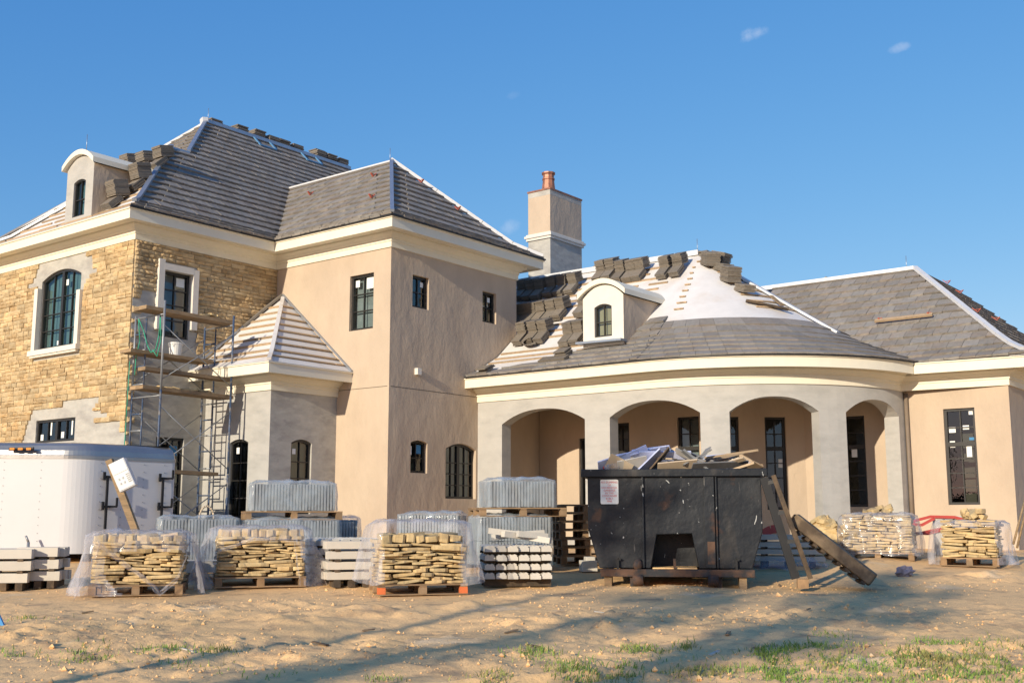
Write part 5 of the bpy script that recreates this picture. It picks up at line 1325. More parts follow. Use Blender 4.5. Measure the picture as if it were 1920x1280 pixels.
f2 = Fr(484, 1096, yaw=4); W2 = 156*f2.k; H2 = 84*f2.k
pallet(f2, W2+.04, 1.0, 'pallet under the second wrapped stone bundle from left', group='pallets under stone bundles')
stone_bundle(f2, W2, .95, H2, .14, 'second bundle of flat tan stones from left, plastic hood open in front', 5)
film(f2, W2+.14, 1.06, H2+.16, -.02, 'plastic hood parted like a curtain over the second stone bundle', 6, lambda x, zn, nm: nm == 'f' and abs(x+.05) < .88-.5*max(0,zn-.4) and zn < .78, flare=.42, ribbons=[([(W2*.36,-.57,H2*.95),(W2*.40,-.60,H2*.5),(W2*.44,-.64,.05)], .10), ([(-W2*.5,-.56,H2*.75),(-W2*.1,-.58,H2*1.04),(W2*.4,-.57,H2*.97)], .05)])
f3 = Fr(782, 1110, yaw=9); W3 = 158*f3.k; H3 = 88*f3.k
pallet(f3, W3+.04, 1.0, 'pallet with orange sprayed ends under the third stone bundle', orange=True, group='pallets under stone bundles')
stone_bundle(f3, W3, .95, H3, .14, 'third bundle of flat tan stones from left, in front of stacked mouldings', 9)
film(f3, W3+.12, 1.06, H3+.17, .1, 'plastic wrap covering the top and right side of the third stone bundle', 11, lambda x, zn, nm: nm == 'f' and x > -.86 and x < .72 and zn < .86, flare=.22)
f4 = Fr(1650, 1042, yaw=-4, fw=19.6); W4 = 122*f4.k; H4 = 66*f4.k
pallet(f4, W4+.04, 1.0, 'pallet under the fully wrapped stone bundle before the wing', group='pallets under stone bundles')
stone_bundle(f4, W4, .95, H4, .14, 'fully wrapped stone bundle with loose stones on top before the porch end', 13, uprights=False, loose_top=6)
film(f4, W4+.1, 1.05, H4+.08, .06, 'clear plastic tightly wrapped round the stone bundle before the porch end', 14, None, flare=.10)
f5 = Fr(1826, 1058, yaw=-8, fw=18.6); W5 = 96*f5.k; H5 = 66*f5.k
pallet(f5, W5+.04, .9, 'pallet under the rightmost stone bundle', group='pallets under stone bundles')
stone_bundle(f5, W5, .85, H5, .14, 'rightmost bundle of squared tan stones between two flaps of plastic', 17, uprights=False, loose_top=8)
film(f5, W5+.22, .98, H5+.1, 0, 'plastic flaps hanging at both sides of the rightmost stone bundle', 18, lambda x, zn, nm: nm == 'f' and abs(x) < .80 and zn < .9, flare=.28)
f6 = Fr(1548, 1040, yaw=0, fw=20.4); rr = random.Random(77)
B6 = empty('stone_pile', f6(0,0,0), 'loose heap of tan stones behind the leaning timber ramp', 'stone pile')
for k in range(75):
    a = rr.uniform(0, 6.28); q = rr.random()**.6; h = (1-q)*.55
    inst('stone', SLABME[rr.randrange(16)], B6, slab_M(f6(math.cos(a)*q*.62, math.sin(a)*q*.45, .12+h*rr.uniform(.75,1)+.1), f6.ax, rr.uniform(.14,.24), rr.uniform(.11,.18), rr.uniform(.07,.12), rr.uniform(-3,3), rr.uniform(-.6,.6), rr.uniform(-.6,.6)))
c = MB(); c.mesh_add([f6(.55*math.cos(a)*s_, .4*math.sin(a)*s_, z) for s_, z in ((1.1,.0),(1,.25),(.55,.5),(.1,.62)) for a in [i*.5236 for i in range(12)]], [(l*12+i, l*12+(i+1)%12, (l+1)*12+(i+1)%12, (l+1)*12+i) for l in range(3) for i in range(12)]); c.build('pile_core', M['pallet_stone'], B6)

# ---- wrapped bundles of new roof tiles standing on edge
def tile_bundle(fr, W, D, H, z0, label, seed, layers=2, wrapped=True, t=.048, cap=True):
    B = empty('roof_tile_bundle', fr(0,0,z0), label, 'tile bundle', 'wrapped bundles of new roof tiles'); rnd = random.Random(seed)
    for l in range(layers):
        h = H/layers; mb = MB(); n = int(W/t)
        for i in range(n):
            for y in ((-D/4, D/4) if D > .5 else (0,)):
                mb.box(fr(-W/2+t*(i+.5), y+rnd.uniform(-.006,.006), z0+h*(l+.5)+rnd.uniform(-.006,.008)), t*.66, (D/2 if D > .5 else D)*.96, h*.97, fr.ax)
        tag(mb.build('tile_row', M['fin'], B), kind='stuff')
    if wrapped: film(fr, W+.02, D+.02, H+.01, z0, 'glossy film round the ' + label.replace('film wrapped ', ''), seed, None, flare=.015, material='film_tight', g=.012, group='films round roof tiles', nu=110, nv=16, name='film_wrap')
t1 = Fr(368, 1010, yaw=6, fw=17.6); tile_bundle(t1, 138*t1.k, .85, .68, .12, 'film wrapped grey roof tile bundle beside the trailer', 31)
t2 = Fr(545, 1010, yaw=6, fw=18.2); tile_bundle(t2, 168*t2.k, .9, .64, .10, 'film wrapped lower roof tile bundle before the bay', 32)
t2b = Fr(648, 1010, yaw=6, fw=18.9); tile_bundle(t2b, 42*t2b.k, .8, .62, .1, 'film wrapped narrow tan tile bundle by the tower corner', 36)
zz = (t2.o.z+.12+.75); p = t2.at(0.0, 0.05, .10+.65); pallet(p, 1.5, 1.0, 'upper pallet standing on the lower tile bundle before the bay')
tile_bundle(p, 1.30, .85, .42, .14, 'film wrapped upper roof tile bundle on a pallet before the bay', 33, layers=1)
t4 = Fr(812, 1010, yaw=-12, fw=18.4); tile_bundle(t4, 112*t4.k, .75, .72, .1, 'film wrapped tilted roof tile bundle at the tower corner', 34)
t5 = Fr(955, 1020, yaw=12, fw=17.8); tile_bundle(t5, 134*t5.k, .95, .72, .10, 'film wrapped lower roof tile bundle before the arcade', 35)
p = t5.at(.12, .05, .83); pallet(p, 1.35, 1.1, 'upper pallet on the tile bundle before the first arch')
tile_bundle(p, 1.02, .95, .40, .14, 'film wrapped upper roof tile bundle on a pallet before the first arch', 37, layers=1)
h = MB(); c = t1(0.14, 0, .80); h.path([c + t1.r*(.11*math.cos(a)) + Vector((0,0,.20*math.sin(a))) for a in [math.pi*i/12 for i in range(13)]], .016, 6); thing('hose_loop', h, M['card'], 'tan hose loop standing on the tile bundle by the trailer', 'hose')
# ---- stacks of white cast mouldings
def moulding_stack(fr, L, cols, layers, label, seed, along='x', pw=.13, ph=.10, gap=.035, scallop=True):
    B = empty('moulding_stack', fr(0,0,0), label, 'moulding stack', 'stacks of white mouldings'); rnd = random.Random(seed); z = .10
    for l in range(layers):
        for i in range(cols):
            mb = MB(); y = (i-(cols-1)/2)*(pw+.012); jl = rnd.uniform(-.05,.05); jz = rnd.uniform(0,.006)
            pr = [(-.5,0),(.5,0),(.5,.55),(.38,.62),(.42,.8),(.2,1.0),(-.05,.86),(-.25,.98),(-.5,.7)] if scallop else [(-.5,0),(.5,0),(.5,.85),(.4,1),(-.5,1)]
            if along == 'x': pts = [fr(-L/2+jl, y+a*pw, z+jz+b_*ph) for a, b_ in pr]; vec = fr.r*L
            else: pts = [fr(y+a*pw, -L/2+jl, z+jz+b_*ph) for a, b_ in pr]; vec = fr.b*L
            mb.prism(pts, vec); mb.build('moulding', M['cast'], B)
        z += ph
        if l < layers-1:
            for s in (-.32, .32):
                mb = MB(); wd = cols*(pw+.012)
                mb.box(fr(s*L if along == 'x' else 0, 0 if along == 'x' else s*L, z+gap/2), .07 if along == 'x' else wd, wd if along == 'x' else .07, gap, fr.ax); mb.build('spacer', M['wood_dark'], B)
        z += gap
    for s in (-.32, 0, .32):
        mb = MB(); wd = cols*(pw+.012); mb.box(fr(s*L if along == 'x' else 0, 0 if along == 'x' else s*L, .05), .09 if along == 'x' else wd, wd if along == 'x' else .09, .1, fr.ax); mb.build('bearer', M['wood_dark'], B)
m = Fr(15, 1104, yaw=-14); moulding_stack(m, .62, 4, 3, 'stack of pale mouldings at the left edge under the trailer', 41, ph=.12, scallop=False)
m = Fr(80, 1100, yaw=-14); moulding_stack(m, .52, 4, 3, 'second stack of pale mouldings, between left edge and wrapped stones', 42, ph=.12, scallop=False)
m = Fr(355, 1072, fw=16.6); moulding_stack(m, 1.2, 3, 1, 'long pale beam mouldings below the tile bundle by the trailer', 43, ph=.16, pw=.2, scallop=False)
m = Fr(640, 1075, yaw=14, fw=16.6); moulding_stack(m, 1.1, 6, 4, 'scalloped white mouldings stacked between second and third stone bundles', 44, along='y', pw=.14, ph=.095)
m = Fr(655, 1085, yaw=10, fw=15.7); moulding_stack(m, .62, 3, 4, 'smooth pale mouldings stacked left of the third stone bundle', 45, scallop=False, ph=.10)
m = Fr(965, 1080, yaw=6, fw=15.9); moulding_stack(m, 1.0, 6, 4, 'stack of scalloped mouldings right of the third stone bundle', 46, along='y', pw=.14, ph=.085)
rr = random.Random(5); gg = m.at(0, 0, .58)
for k in range(7):
    mb = MB(); a = rr.uniform(-.9,.9); d = (m.r*math.cos(a)+m.b*math.sin(a)*.6+Vector((0,0,rr.uniform(-.12,.12)))).normalized(); c = gg(rr.uniform(-.3,.35), rr.uniform(-.3,.2), rr.uniform(.03,.14)); mb.beam(c-d*.22, c+d*.22, .09, .08)
    thing('loose_moulding', mb, M['cast'], 'loose short moulding piece heaped on the stack right of third stone bundle', 'moulding', 'loose moulding offcuts')
m = Fr(1478, 1050, yaw=-3, fw=18.3); moulding_stack(m, 1.15, 4, 4, 'white mouldings stacked behind the ladder right of the dumpster', 47, scallop=False, ph=.075)
film(m, 1.0, .6, .2, -.08, 'white crumpled sheet on the ground behind the ladder', 48, lambda x, zn, nm: False, flare=.5, nv=8, nu=80)
# ---- stack of empty pallets
for k in range(7):
    p = Fr(1092, 1048, yaw=10, fw=19.0).at(random.uniform(-.03,.03), random.uniform(-.03,.03), .137*k)
    pallet(p, .85, 1.0, ['bottom','second','third','fourth','fifth','sixth','topmost'][k] + ' pallet of the empty stack beside the dumpster', group='empty pallets in a stack')
b = MB(); q = Fr(1103, 1056, yaw=12, fw=17.6); b.box(q(0,0,.09), .24, .25, .17, q.ax); b.box(q(.02,0,.2), .14, .2, .06, q.ax); thing('white_block', b, M['cast'], 'white foam block on the sand left of the dumpster', 'block', bevel=.01)
# ---- roll-off dumpster
def text_mesh(body, size):
    cu = bpy.data.curves.new('t', 'FONT'); cu.body = body; cu.size = size; cu.align_x = 'CENTER'; cu.resolution_u = 2
    o = bpy.data.objects.new('t', cu); COL.objects.link(o); bpy.context.view_layer.update()
    me = bpy.data.meshes.new_from_object(o.evaluated_get(bpy.context.evaluated_depsgraph_get())); bpy.data.objects.remove(o, do_unlink=True); return me
def dumpster():
    fr = Fr(1272, 1100, yaw=0); k = fr.k; X = lambda px: (px-1272)*k; Z = lambda py: 1-(py-972)*k - fr.o.z
    D = empty('dumpster', fr(0,0,0), 'black scuffed steel roll-off dumpster heaped with building debris', 'dumpster')
    outline = [(1105,893),(1105,991),(1126,1064),(1222,1064),(1234,1002),(1299,1000),(1311,1064),(1408,1064),(1429,996),(1429,893)]
    b = MB(); b.prism([fr(X(x),0,Z(y)) for x, y in outline], fr.b*.6); b.build('front_plate', M['paint_black'], D, bevel=.012)
    b = MB(); q = [(1105,893),(1105,991),(1126,1064),(1408,1064),(1429,996),(1429,893)]; L = 4.6
    pa = [fr(X(x)*.995,.602,Z(y)) for x, y in q]; pb = [p + fr.b*L for p in pa]
    for i in range(5): b.face([pa[i],pa[i+1],pb[i+1],pb[i]])
    b.face(pa); b.face(pb); b.build('hull', M['paint_black'], D)
    b = MB(); b.box(fr(X(1266.5),-.01,Z(887)), X(1441)-X(1094), .12, .105, fr.ax)
    for s in (-1,1): b.box(fr(X(1266.5)+s*(X(1441)-X(1094)-.1)/2,2.6,Z(887)), .1, 5.1, .1, fr.ax)
    b.build('rim', M['paint_black'], D, bevel=.01)
    for x0, x1, m in ((1207,1211,'paint_black'),(1323,1342,'rust'),(1344,1347,'paint_black')):
        b = MB(); b.box(fr((X(x0)+X(x1))/2,-.02,(Z(894)+Z(1063))/2), X(x1)-X(x0), .05, Z(894)-Z(1063), fr.ax); b.build('rib', M[m] if m != 'rust' else M['paint_black'], D, bevel=.006)
    b = MB(); b.box(fr(X(1334),-.047,Z(1035)), .1, .004, .3, fr.ax); b.build('rust_patch', M['rust'], D)
    b = MB(); b.box(fr(X(1270),-.03,Z(1072)), X(1411)-X(1128), .16, .10, fr.ax); b.build('bottom_rail', M['rust'], D, bevel=.008)
    for x in (1142,1190,1345,1390):
        b = MB(); b.box(fr(X(x),.1,(Z(1078)+Z(1104))/2), .10, .3, Z(1078)-Z(1106), fr.ax); b.build('skid', M['wood'] if x in (1142,1390) else M['rust'], D)
    for x in (1198,1336):
        b = MB(); b.tube(fr(X(x)-.07,-.06,Z(1084)), fr(X(x)+.07,-.06,Z(1084)), .085, 14); b.build('roller', M['rust'], D)
    for x in (1161,1379):
        b = MB(); b.beam(fr(X(x),-.05,Z(1066)), fr(X(x),-.05,Z(1045)), .03, .03, fr.b); b.beam(fr(X(x),-.05,Z(1045)), fr(X(x)+.04,-.05,Z(1048)), .03, .03, fr.b); b.build('hook', M['black'], D)
    b = MB(); b.beam(fr(X(1266),.02,Z(1064)), fr(X(1266),.02,Z(1046)), .035, .03, fr.b); b.build('hook', M['rust'], D)
    b = MB(); b.box(fr(X(1266),.3,Z(1064)), .6, .5, .02, fr.ax); b.build('dirt_in_pocket', M['sand'], D)
    # warning placard
    s = MB(); w, h = X(1163)-X(1129), Z(899)-Z(945); c = fr(X(1146.5),-.012,Z(922)); r0 = .02
    pts = []
    for cx, cz, a0 in ((w/2-r0,h/2-r0,0),(-w/2+r0,h/2-r0,90),(-w/2+r0,-h/2+r0,180),(w/2-r0,-h/2+r0,270)):
        for i in range(5): a = math.radians(a0+22.5*i); pts.append(c + fr.r*(cx+r0*math.cos(a)) + Vector((0,0,cz+r0*math.sin(a))))
    s.prism(pts, fr.b*.01); sg = s.build('warning_sign', M['paper'], D)
    M['red_ink'] = mat('red_ink', (.72,.12,.12), .7, 0, 1, 0)
    R = Matrix((( fr.r.x,0,-fr.b.x),(fr.r.y,0,-fr.b.y),(0,1,0))).to_4x4()
    for i, (ln, sz) in enumerate((('NO DUMPING',.036),('OF',.036),('HOUSEHOLD',.036),('GARBAGE',.036),('IN THIS',.036),('CONTAINER',.036),('$186.7',.036),('FINE',.036))):
        me = text_mesh(ln, sz); me.materials.append(M['red_ink']); inst('lettering', me, sg, Matrix.Translation(c - fr.b*.003 + Vector((0,0,h/2-.05-.037*i))) @ R)
    # debris, every piece its own
    rr = random.Random(12); zt = Z(880)
    def piece(px, py, L, wd, th, tilt, yaw, m, name, lab, cat, y=.4, roll=0):
        b = MB(); d = (fr.r*math.cos(yaw)+fr.b*math.sin(yaw)).normalized(); d = (d*math.cos(tilt)+Vector((0,0,math.sin(tilt)))).normalized()
        side = d.cross(Vector((0,0,1))).normalized(); u = side.cross(d); side2 = side*math.cos(roll)+u*math.sin(roll); u2 = u*math.cos(roll)-side*math.sin(roll)
        b.box(fr(X(px), y, Z(py)), L, wd, th, (d, side2, u2)); thing(name, b, M[m], lab, cat, 'debris in the dumpster')
    piece(1205,857,.75,.35,.02,.18,.1,'drywall','board_offcut','large pale blue board offcut at the top left of the debris','board',.5,.7)
    piece(1252,852,.72,.13,.025,.0,.05,'drywall','board_offcut','long pale blue strip lying flat on the debris crest','board',.25,.9)
    piece(1176,868,.5,.35,.02,.25,-.2,'drywall','board_offcut','pale blue board sloping down at the left of the debris','board',.45,.6)
    piece(1222,868,.45,.3,.02,.75,.3,'drywall','board_offcut','tilted pale blue board in the middle of the debris','board',.2,.5)
    piece(1190,875,.42,.3,.02,.2,.2,'cast','cardboard_piece','white board flap left of centre in the dumpster','cardboard',.15,.9)
    piece(1165,872,.35,.25,.015,-.5,.1,'card','cardboard_piece','folded cardboard at the left rim of dumpster','cardboard',.1,.9)
    piece(1238,866,.5,.2,.02,.85,.2,'wood_dark','board_offcut','dark board end standing up in the debris','board',.12,.3)
    piece(1275,874,.55,.2,.02,.1,.15,'card','cardboard_piece','tan cardboard strip in the middle of the dumpster','cardboard',.1,.7)
    piece(1150,870,.42,.3,.02,.3,.3,'drywall','board_offcut','pale board corner above the left rim of dumpster','board',.3,.8)
    piece(1228,850,.55,.3,.02,.1,-.2,'drywall','board_offcut','broad pale board at the top of the heap','board',.6,.8)
    piece(1190,860,.5,.28,.02,.42,.1,'drywall','board_offcut','pale board leaning on the left slope of the heap','board',.35,1.0)
    piece(1335,872,.9,.12,.03,.06,.2,'debris_grey','scrap_board','long grey scrap board across the right of the debris','board',.3,.4)
    piece(1375,871,.9,.1,.03,-.06,-.1,'wood','scrap_board','brown scrap board sloping to the right rim','board',.35,.4)
    piece(1355,872,.8,.14,.02,.05,.3,'debris_grey','scrap_board','grey scrap board low on the right of the debris','board',.15,.6)
    piece(1312,866,.5,.09,.03,-.7,.1,'debris_grey','scrap_board','grey board sticking up right of centre','board',.12,.3)
    piece(1378,850,.75,.045,.03,.14,.0,'batten','lath_strip','yellow lath sticking out above the right of debris','lath',.35)
    piece(1360,856,.7,.03,.03,.22,.4,'batten','lath_strip','thin lath crossing behind the yellow lath','lath',.5)
    piece(1395,876,.35,.04,.03,.3,-.2,'batten','lath_strip','short lath at the right rim of dumpster','lath',.05)
    piece(1300,860,.35,.3,.02,-.3,.8,'debris_grey','plastic_scrap','grey crumpled sheet right of the blue strip','sheet',.5,.4)
    piece(1352,858,.5,.25,.02,.1,.6,'drywall','board_offcut','small pale board at the right of debris','board',.6,.5)
    piece(1325,852,.3,.2,.02,.9,.5,'debris_grey','plastic_scrap','upright grey scrap at the crest of debris','sheet',.6,.2)
    piece(1268,846,.3,.14,.02,-.6,.3,'debris_grey','plastic_scrap','dark scrap poking out behind the blue strip','sheet',.7,.3)
    m = MB(); n = 16
    for j in range(n):
        for i in range(n):
            def q(i, j):
                x = X(1110)+(X(1425)-X(1110))*i/n; y = .1+2.6*j/n; e = math.sin(math.pi*min(1,i/n))**.6*min(1,.35+j/n*3)*max(0, 1-max(0,j/n-.5)*1.2)
                return fr(x, y, zt-.13+.22*e+.08*mnoise.noise(Vector((x*4,y*4,3))))
            m.face([q(i,j),q(i+1,j),q(i+1,j+1),q(i,j+1)])
    tag(m.build('rubble', M['debris_grey']), 'mixed grey rubble filling the dumpster under the boards', 'rubble', None, 'stuff')
    rr = random.Random(4)
    for kk in range(20):
        x = rr.uniform(1140,1415); mk = rr.choice(['card','debris_grey','wood','batten','drywall','debris_grey']); piece(x, 872-10*math.sin(math.pi*(x-1120)/310)+rr.uniform(-6,6), rr.uniform(.15,.5), rr.uniform(.05,.18), .02, rr.uniform(-.5,.5), rr.uniform(-1,1), mk, 'scrap_piece', 'small ' + {'card':'tan cardboard','debris_grey':'grey','wood':'brown wooden','batten':'yellow lath','drywall':'pale blue'}[mk] + ' scrap lodged among the dumpster debris', 'scrap', rr.uniform(.1,.7), rr.uniform(0,1))
    bt = MB(); c = fr(X(1143),.1,Z(876)); bt.tube(c, c+fr.r*.16+Vector((0,0,.03)), .045, 12); bt.tube(c-fr.r*.05, c, .02, 10, .045); tb = thing('plastic_bottle', bt, M['film_clear'], 'clear plastic bottle lying at the left rim of dumpster', 'bottle')
    cp = MB(); cp.tube(c-fr.r*.065, c-fr.r*.045, .021, 10); cp.build('cap', M['red_tape'], tb)
    # steel ladder leaning on the right end
    Ld = empty('ladder', fr(X(1490),-.1,0), 'black steel ladder leaning against the right end of dumpster', 'ladder')
    for (x0,y0),(x1,y1),yy,m in (((1433,897),(1484,1080),-.1,'black'),((1450,893),(1510,1080),-.12,'wood_dark')):
        l = MB(); l.beam(fr(X(x0),yy,Z(y0)), fr(X(x1),yy,Z(y1)), .06 if m == 'wood_dark' else .11, .06, fr.b); l.build('rail', M[m], Ld)
    for t in (.36,.64,.9,.06):
        p = Vector((1433+51*t,897+183*t)); q = Vector((1450+60*t,893+187*t)); l = MB(); l.beam(fr(X(p.x),-.1,Z(p.y)), fr(X(q.x),-.12,Z(q.y)), .05, .05); l.build('rung', M['black'], Ld)
    l = MB(); l.box(fr(X(1493),-.3,.06), .14, .14, .12, fr.ax); l.build('foot_block', M['pallet'], Ld)
    # heavy timber ramp: three sleepers bolted side by side with cleats
    M['ramp_wood'] = mat('greyed_brown_timber', (.23,.165,.10), .88, .3, 6, .5, 30, .008, col2=(.12,.085,.055), c2scale=4)
    Rm = empty('timber_ramp', fr(X(1615),-.15,0), 'heavy old timber ramp leaning down to the right of dumpster', 'ramp')
    p0, p1 = fr(X(1488),.1,Z(972)), fr(X(1618),-.2,Z(1080)); d = (p1-p0).normalized()
    for i in range(3):
        l = MB(); o = fr.b*(.17*i); l.beam(p0+o, p1+o+d*.03*i, .16, .16, Vector((0,0,1))); l.build('timber', M['wood_dark'] if i else M['ramp_wood'], Rm, bevel=.012)
    for i in range(9):
        l = MB(); c = p0.lerp(p1, .06+.1*i) + Vector((0,0,-.15))+d.cross(fr.b)*0; l.box(c + fr.b*.17, .06, .5, .04, (d, fr.b, d.cross(fr.b))); l.build('cleat', M['wood_dark'], Rm)
    st = MB(); c = fr(X(1199),-.05,Z(1060)); st.mesh_add([c + Vector((.09*math.cos(a)*s_*(1+.2*math.sin(3*a)), .06*math.sin(a)*s_, z)) for s_, z in ((.5,-.05),(1,0),(.8,.06),(.3,.1)) for a in [i*.6283 for i in range(10)]], [(l*10+i, l*10+(i+1)%10, (l+1)*10+(i+1)%10, (l+1)*10+i) for l in range(3) for i in range(10)], True)
    thing('rag', st, M['rust'], 'dark red rag caught on the dumpster bottom rail', 'rag')
dumpster()
# ---- red tape, bag, poles, stake, scraps
f = Fr(1755, 1010, fw=20.6)
tp = MB()
for pts in ([(1706,978),(1745,968),(1790,969),(1808,974)], [(1706,981),(1728,984),(1752,971)], [(1712,1002),(1735,997),(1768,990)], [(1712,999),(1740,1000),(1764,993)]):
    P_ = [PTF(x, y, 20.6) for x, y in pts]
    for a, c in zip(P_, P_[1:]): tp.beam(a, c, .012, .05, (0,0,1))
thing('barrier_tape', tp, M['red_tape'], 'red plastic tape strung in front of the wing wall', 'tape')
for px, l in ((1759,'left'), (1778,'middle'), (1796,'right')):
    t = MB(); p = PTF(px, 990, 20.7); t.box((p.x,p.y,gz(p.x,p.y)+.33), .14, .14, .66, (RGT, FWD, Vector((0,0,1)))); t.box((p.x,p.y,gz(p.x,p.y)+.68), .17, .17, .03, (RGT, FWD, Vector((0,0,1)))); thing('post_block', t, M['cast'], l+' of three pale short posts under the red tape', 'post', 'pale posts under the tape', bevel=.01)
t = MB(); P_ = [PTF(x, y, 16.5) for x, y in ((1412,1002),(1452,990),(1462,990))]
t = MB(); P_ = [PTF(x,y,19.2) for x, y in ((1430,1000),(1446,992),(1466,990))]
for a, c in zip(P_, P_[1:]): t.beam(a, c, .02, .14, (0,0,1))
thing('tarp_strip', t, M['red_tape'], 'red tarp strip showing behind the dumpster ladder', 'tarp')
bg = MB(); c = ground_at(1697, 1082); c.z = gz(c.x, c.y)+.06; n1, n2 = 16, 9
def bp(i, j):
    a = 2*math.pi*i/n1; e = math.pi*j/n2-math.pi/2; v = Vector((math.cos(a)*math.cos(e), math.sin(a)*math.cos(e), math.sin(e)))
    q = .75+.55*mnoise.noise(v*2.2+Vector((3,1,2))); return c + RGT*(v.x*.17*q) + FWD*(v.y*.13*q) + Vector((0,0,max(-.07, v.z*.11*q)))
for j in range(n2):
    for i in range(n1): bg.face([bp(i,j),bp(i+1,j),bp(i+1,j+1),bp(i,j+1)])
thing('crumpled_bag', bg, M['bag'], 'crumpled purple grey bag lying on the sand at right', 'bag')
for x0, y0, x1, y1, l in ((1899,1005,1922,935,'first thin rusty pole leaning at the right edge'), (1906,1012,1926,945,'second thin rusty pole at the right edge')):
    t = MB(); t.tube(PTF(x0,y0,18.0)-Vector((0,0,.12)), PTF(x1,y1,18.1), .018, 7); thing('pole', t, M['wood'], l, 'pole', 'poles at the right edge')
t = MB(); g = ground_at(10, 1176); t.beam(g+Vector((0,0,-.03)), g - RGT*.10 + Vector((0,0,.16)), .03, .03, FWD); thing('stake', t, M['blue_pvc'], 'bright blue stake lying at the left edge on the sand', 'stake')
rr = random.Random(66)
for k in range(16):
    px, py = rr.uniform(20,1900), rr.uniform(1085,1235); g = ground_at(px, py); 
    t = MB(); yaw = rr.uniform(0,3.1); d = RGT*math.cos(yaw)+FWD*math.sin(yaw); L = rr.uniform(.06,.22)
    t.beam(Vector((g.x,g.y,gz(g.x,g.y)+.012)), Vector((g.x,g.y,0))+d*L+Vector((0,0,gz(g.x+d.x*L,g.y+d.y*L)+.02)), rr.uniform(.015,.05), .012)
    tag(t.build('wood_chip', M[rr.choice(['wood','wood_dark','cast','pallet'])]), 'small scrap chip scattered on the sand', 'scrap', 'scraps scattered on the sand')
# ---- clods and pebbles (uncountable)
t = MB(); rr = random.Random(9)
for k in range(5200):
    px, py = rr.uniform(-20,1940), 1090+190*rr.random()**1.2; g = ground_at(px, py); s = rr.uniform(.004,.017)*(1 if rr.random() < .93 else 2.3)
    if mnoise.noise(Vector((g.x*.5+3, g.y*.5, 8.8))) < -.1 and rr.random() < .8: continue
    c = Vector((g.x, g.y, gz(g.x, g.y)+s*.2)); vs = [c+Vector((rr.uniform(.6,1)*s*x, rr.uniform(.6,1)*s*y, rr.uniform(.5,.9)*s*z)) for x, y, z in ((1,0,0),(0,1,0),(-1,0,0),(0,-1,0),(0,0,1),(0,0,-1))]
    t.mesh_add(vs, [(0,1,4),(1,2,4),(2,3,4),(3,0,4),(1,0,5),(2,1,5),(3,2,5),(0,3,5)])
tag(t.build('sand_clods', M['sand']), 'clods and pebbles strewn over the sand', 'clods', None, 'stuff')
# ---- grass
M['grass'] = mat('grass_blade', (.17,.27,.05), .75, .2, 2, 0, col2=(.24,.23,.08), c2scale=1.5, rand=.3)
patches = [(150,1232,70,10,140),(330,1217,55,7,160),(415,1220,40,5,80),(30,1225,40,6,50),(170,1210,30,5,40),(370,1240,60,8,70),(60,1163,40,4,50),(1000,1225,45,9,200),(1090,1255,60,12,330),(1210,1215,45,8,220),(1150,1265,90,14,300),(1290,1209,20,5,60),(1330,1262,60,10,200),(1440,1235,45,9,260),(1480,1225,70,9,180),(1560,1215,60,7,150),(1520,1255,90,14,420),(1640,1265,140,14,520),(1700,1235,110,12,460),(1790,1245,120,16,620),(1870,1210,70,9,300),(1850,1265,100,14,420),(1600,1238,80,8,180),(1440,1270,120,12,380),(1250,1250,50,10,150),(930,1270,40,8,90),(700,1275,50,6,50),(1750,1205,50,5,100),(480,1268,70,8,40),(1560,1190,40,4,30)]
t = MB(); rr = random.Random(14)
for px, py, sx, sy, n in patches:
    for k in range(int(n*1.6)):
        g = ground_at(px+rr.gauss(0,.65)*sx, min(1300, py+rr.gauss(0,.65)*sy))
        if mnoise.noise(Vector((g.x*2.6, g.y*2.6, 6))) < -.08 and rr.random() < .85: continue
        z = gz(g.x, g.y); a = rr.uniform(0,6.28); h = rr.uniform(.02,.062)*(1.4 if rr.random() < .12 else 1); w = rr.uniform(.0025,.006)
        sd_ = Vector((math.cos(a), math.sin(a), 0)); ln = Vector((rr.uniform(-1,1), rr.uniform(-1,1), 0))*h*.75; b0 = Vector((g.x, g.y, z-.005))
        t.v += [tuple(b0-sd_*w), tuple(b0+sd_*w), tuple(b0+ln*.4+sd_*w*.7+Vector((0,0,h*.65))), tuple(b0+ln*.4-sd_*w*.7+Vector((0,0,h*.65))), tuple(b0+ln+Vector((0,0,h)))]
        i = len(t.v)-5; t.f += [(i,i+1,i+2,i+3),(i+3,i+2,i+4)]; t.sm += [False, False]
tag(t.build('grass', M['grass']), 'sparse green grass tufts in the foreground sand', 'grass', None, 'stuff')
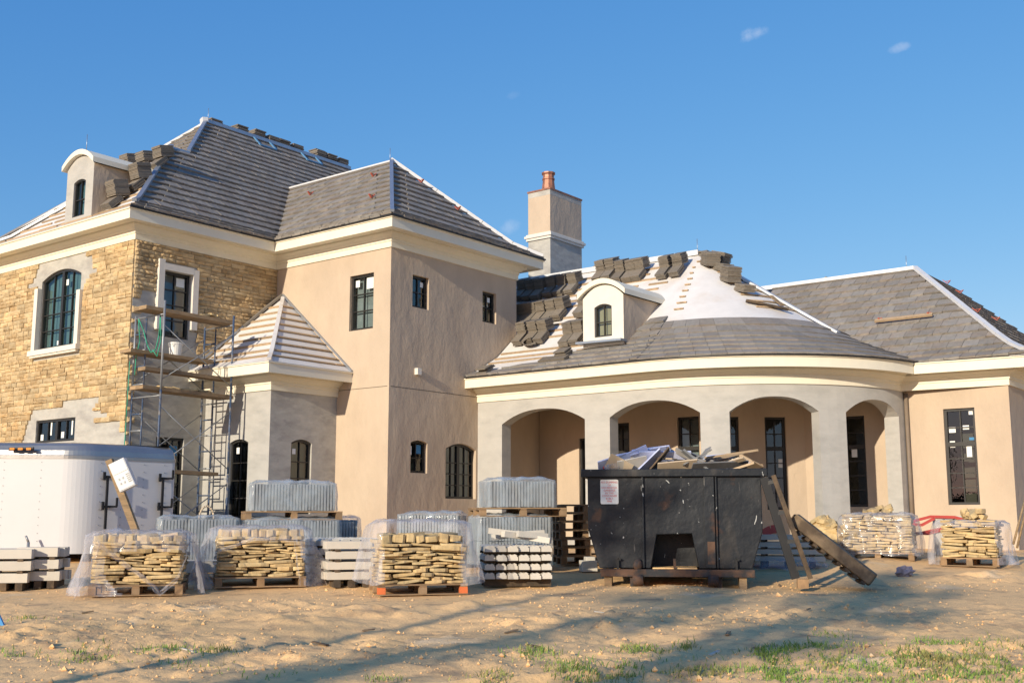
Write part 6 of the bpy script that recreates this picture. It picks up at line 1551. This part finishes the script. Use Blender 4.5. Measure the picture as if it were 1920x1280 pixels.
# ---- pines behind the photographer whose shadows cross the sand
M['bark'] = mat('pine_bark', (.13,.085,.055), .95, .3, 6, .6, 20, .02)
M['needles'] = mat('pine_foliage', (.045,.075,.022), .8, .25, 3, 0, rand=.3)
def tree(x, y, h, cb, cr, seed, label, n=900, lean=(0,0)):
    rr = random.Random(seed); T = empty('pine_tree', (x,y,-.4), label, 'tree', 'pines behind the viewpoint')
    t = MB(); prev = Vector((x,y,-.5)); 
    for i in range(1,9):
        q = Vector((x+lean[0]*i/8+rr.uniform(-.06,.06), y+lean[1]*i/8+rr.uniform(-.06,.06), -.5+(h+.3)*i/8)); t.tube(prev, q, .16*(1-(i-1)/9), 8, .16*(1-i/9), False); prev = q
    limbs = []
    for k in range(14):
        z = cb+(h-cb)*(k+rr.random())/14; a = rr.uniform(0,6.28); L = cr*(1-.55*(z-cb)/(h-cb))*rr.uniform(.5,1.0); p = Vector((x+lean[0]*z/h, y+lean[1]*z/h, z)); q = p + Vector((math.cos(a)*L, math.sin(a)*L, rr.uniform(-.1,.5)*L)); t.tube(p, q, .04, 5, .012, False); limbs.append((p, q))
    t.build('trunk', M['bark'], T)
    c = MB()
    for k in range(n):
        p, q = limbs[rr.randrange(14)]; o = p.lerp(q, rr.uniform(.35,1.05)) + Vector((rr.gauss(0,.22), rr.gauss(0,.22), rr.gauss(0,.16))); s = rr.uniform(.05,.14)
        a = Vector((rr.uniform(-1,1), rr.uniform(-1,1), rr.uniform(-1,1))).normalized(); b = a.orthogonal().normalized(); c.face([o-a*s-b*s*.35, o+a*s-b*s*.25, o+a*s*1.1+b*s*.3, o-a*s*.9+b*s*.35])
    c.build('crown', M['needles'], T)
tree(-13.5, 4.9, 8.6, 5.0, 1.7, 1, 'full pine tree standing behind the viewpoint in line with the dumpster', 800)
tree(-14.0, 2.9, 9.2, 6.0, 1.6, 2, 'second pine behind the viewpoint, in line with the right of the sand', 1200)
tree(-10.0, 6.66, 9.7, 7.1, 1.15, 3, 'tall pine behind the viewpoint whose thin trunk shadow crosses the sand', 420)

# ---- far treeline behind the viewpoint (what the windows reflect)
def far_tree(seed):
    rr = random.Random(seed); t = MB(); t.tube((0,0,-.5), (0,0,9), .22, 7, .07, False)
    c = MB()
    for k in range(420):
        z = 3.5+7.5*rr.random(); r = 2.6*math.sin(math.pi*min(1, max(.12, (z-2.5)/9.2)))*rr.random()**.5; a = rr.uniform(0,6.28); o = Vector((r*math.cos(a), r*math.sin(a), z)); s_ = rr.uniform(.2,.55)
        u = Vector((rr.uniform(-1,1), rr.uniform(-1,1), rr.uniform(-1,1))).normalized(); w = u.orthogonal().normalized(); c.face([o-u*s_-w*s_*.5, o+u*s_-w*s_*.4, o+u*s_*.8+w*s_*.6, o-u*s_*.9+w*s_*.5])
    a, b = t.mesh('trunk'), c.mesh('crown'); a.materials.append(M['bark']); b.materials.append(M['needles']); return a, b
FT = [far_tree(i) for i in range(3)]; rr = random.Random(50)
for i in range(22):
    x, y = -62+rr.uniform(-6,6), -70+7*i+rr.uniform(-2,2); T = empty('far_tree', (x,y,-.6), 'broadleaf tree of the far line behind the viewpoint', 'tree', 'far line of trees behind the viewpoint'); a, b = FT[i%3]; sc = rr.uniform(.8,1.1)
    for nm, me in (('trunk',a),('crown',b)): inst(nm, me, T, Matrix.Translation((x,y,-.6)) @ Matrix.Rotation(rr.uniform(0,6),4,'Z') @ Matrix.Scale(sc,4))
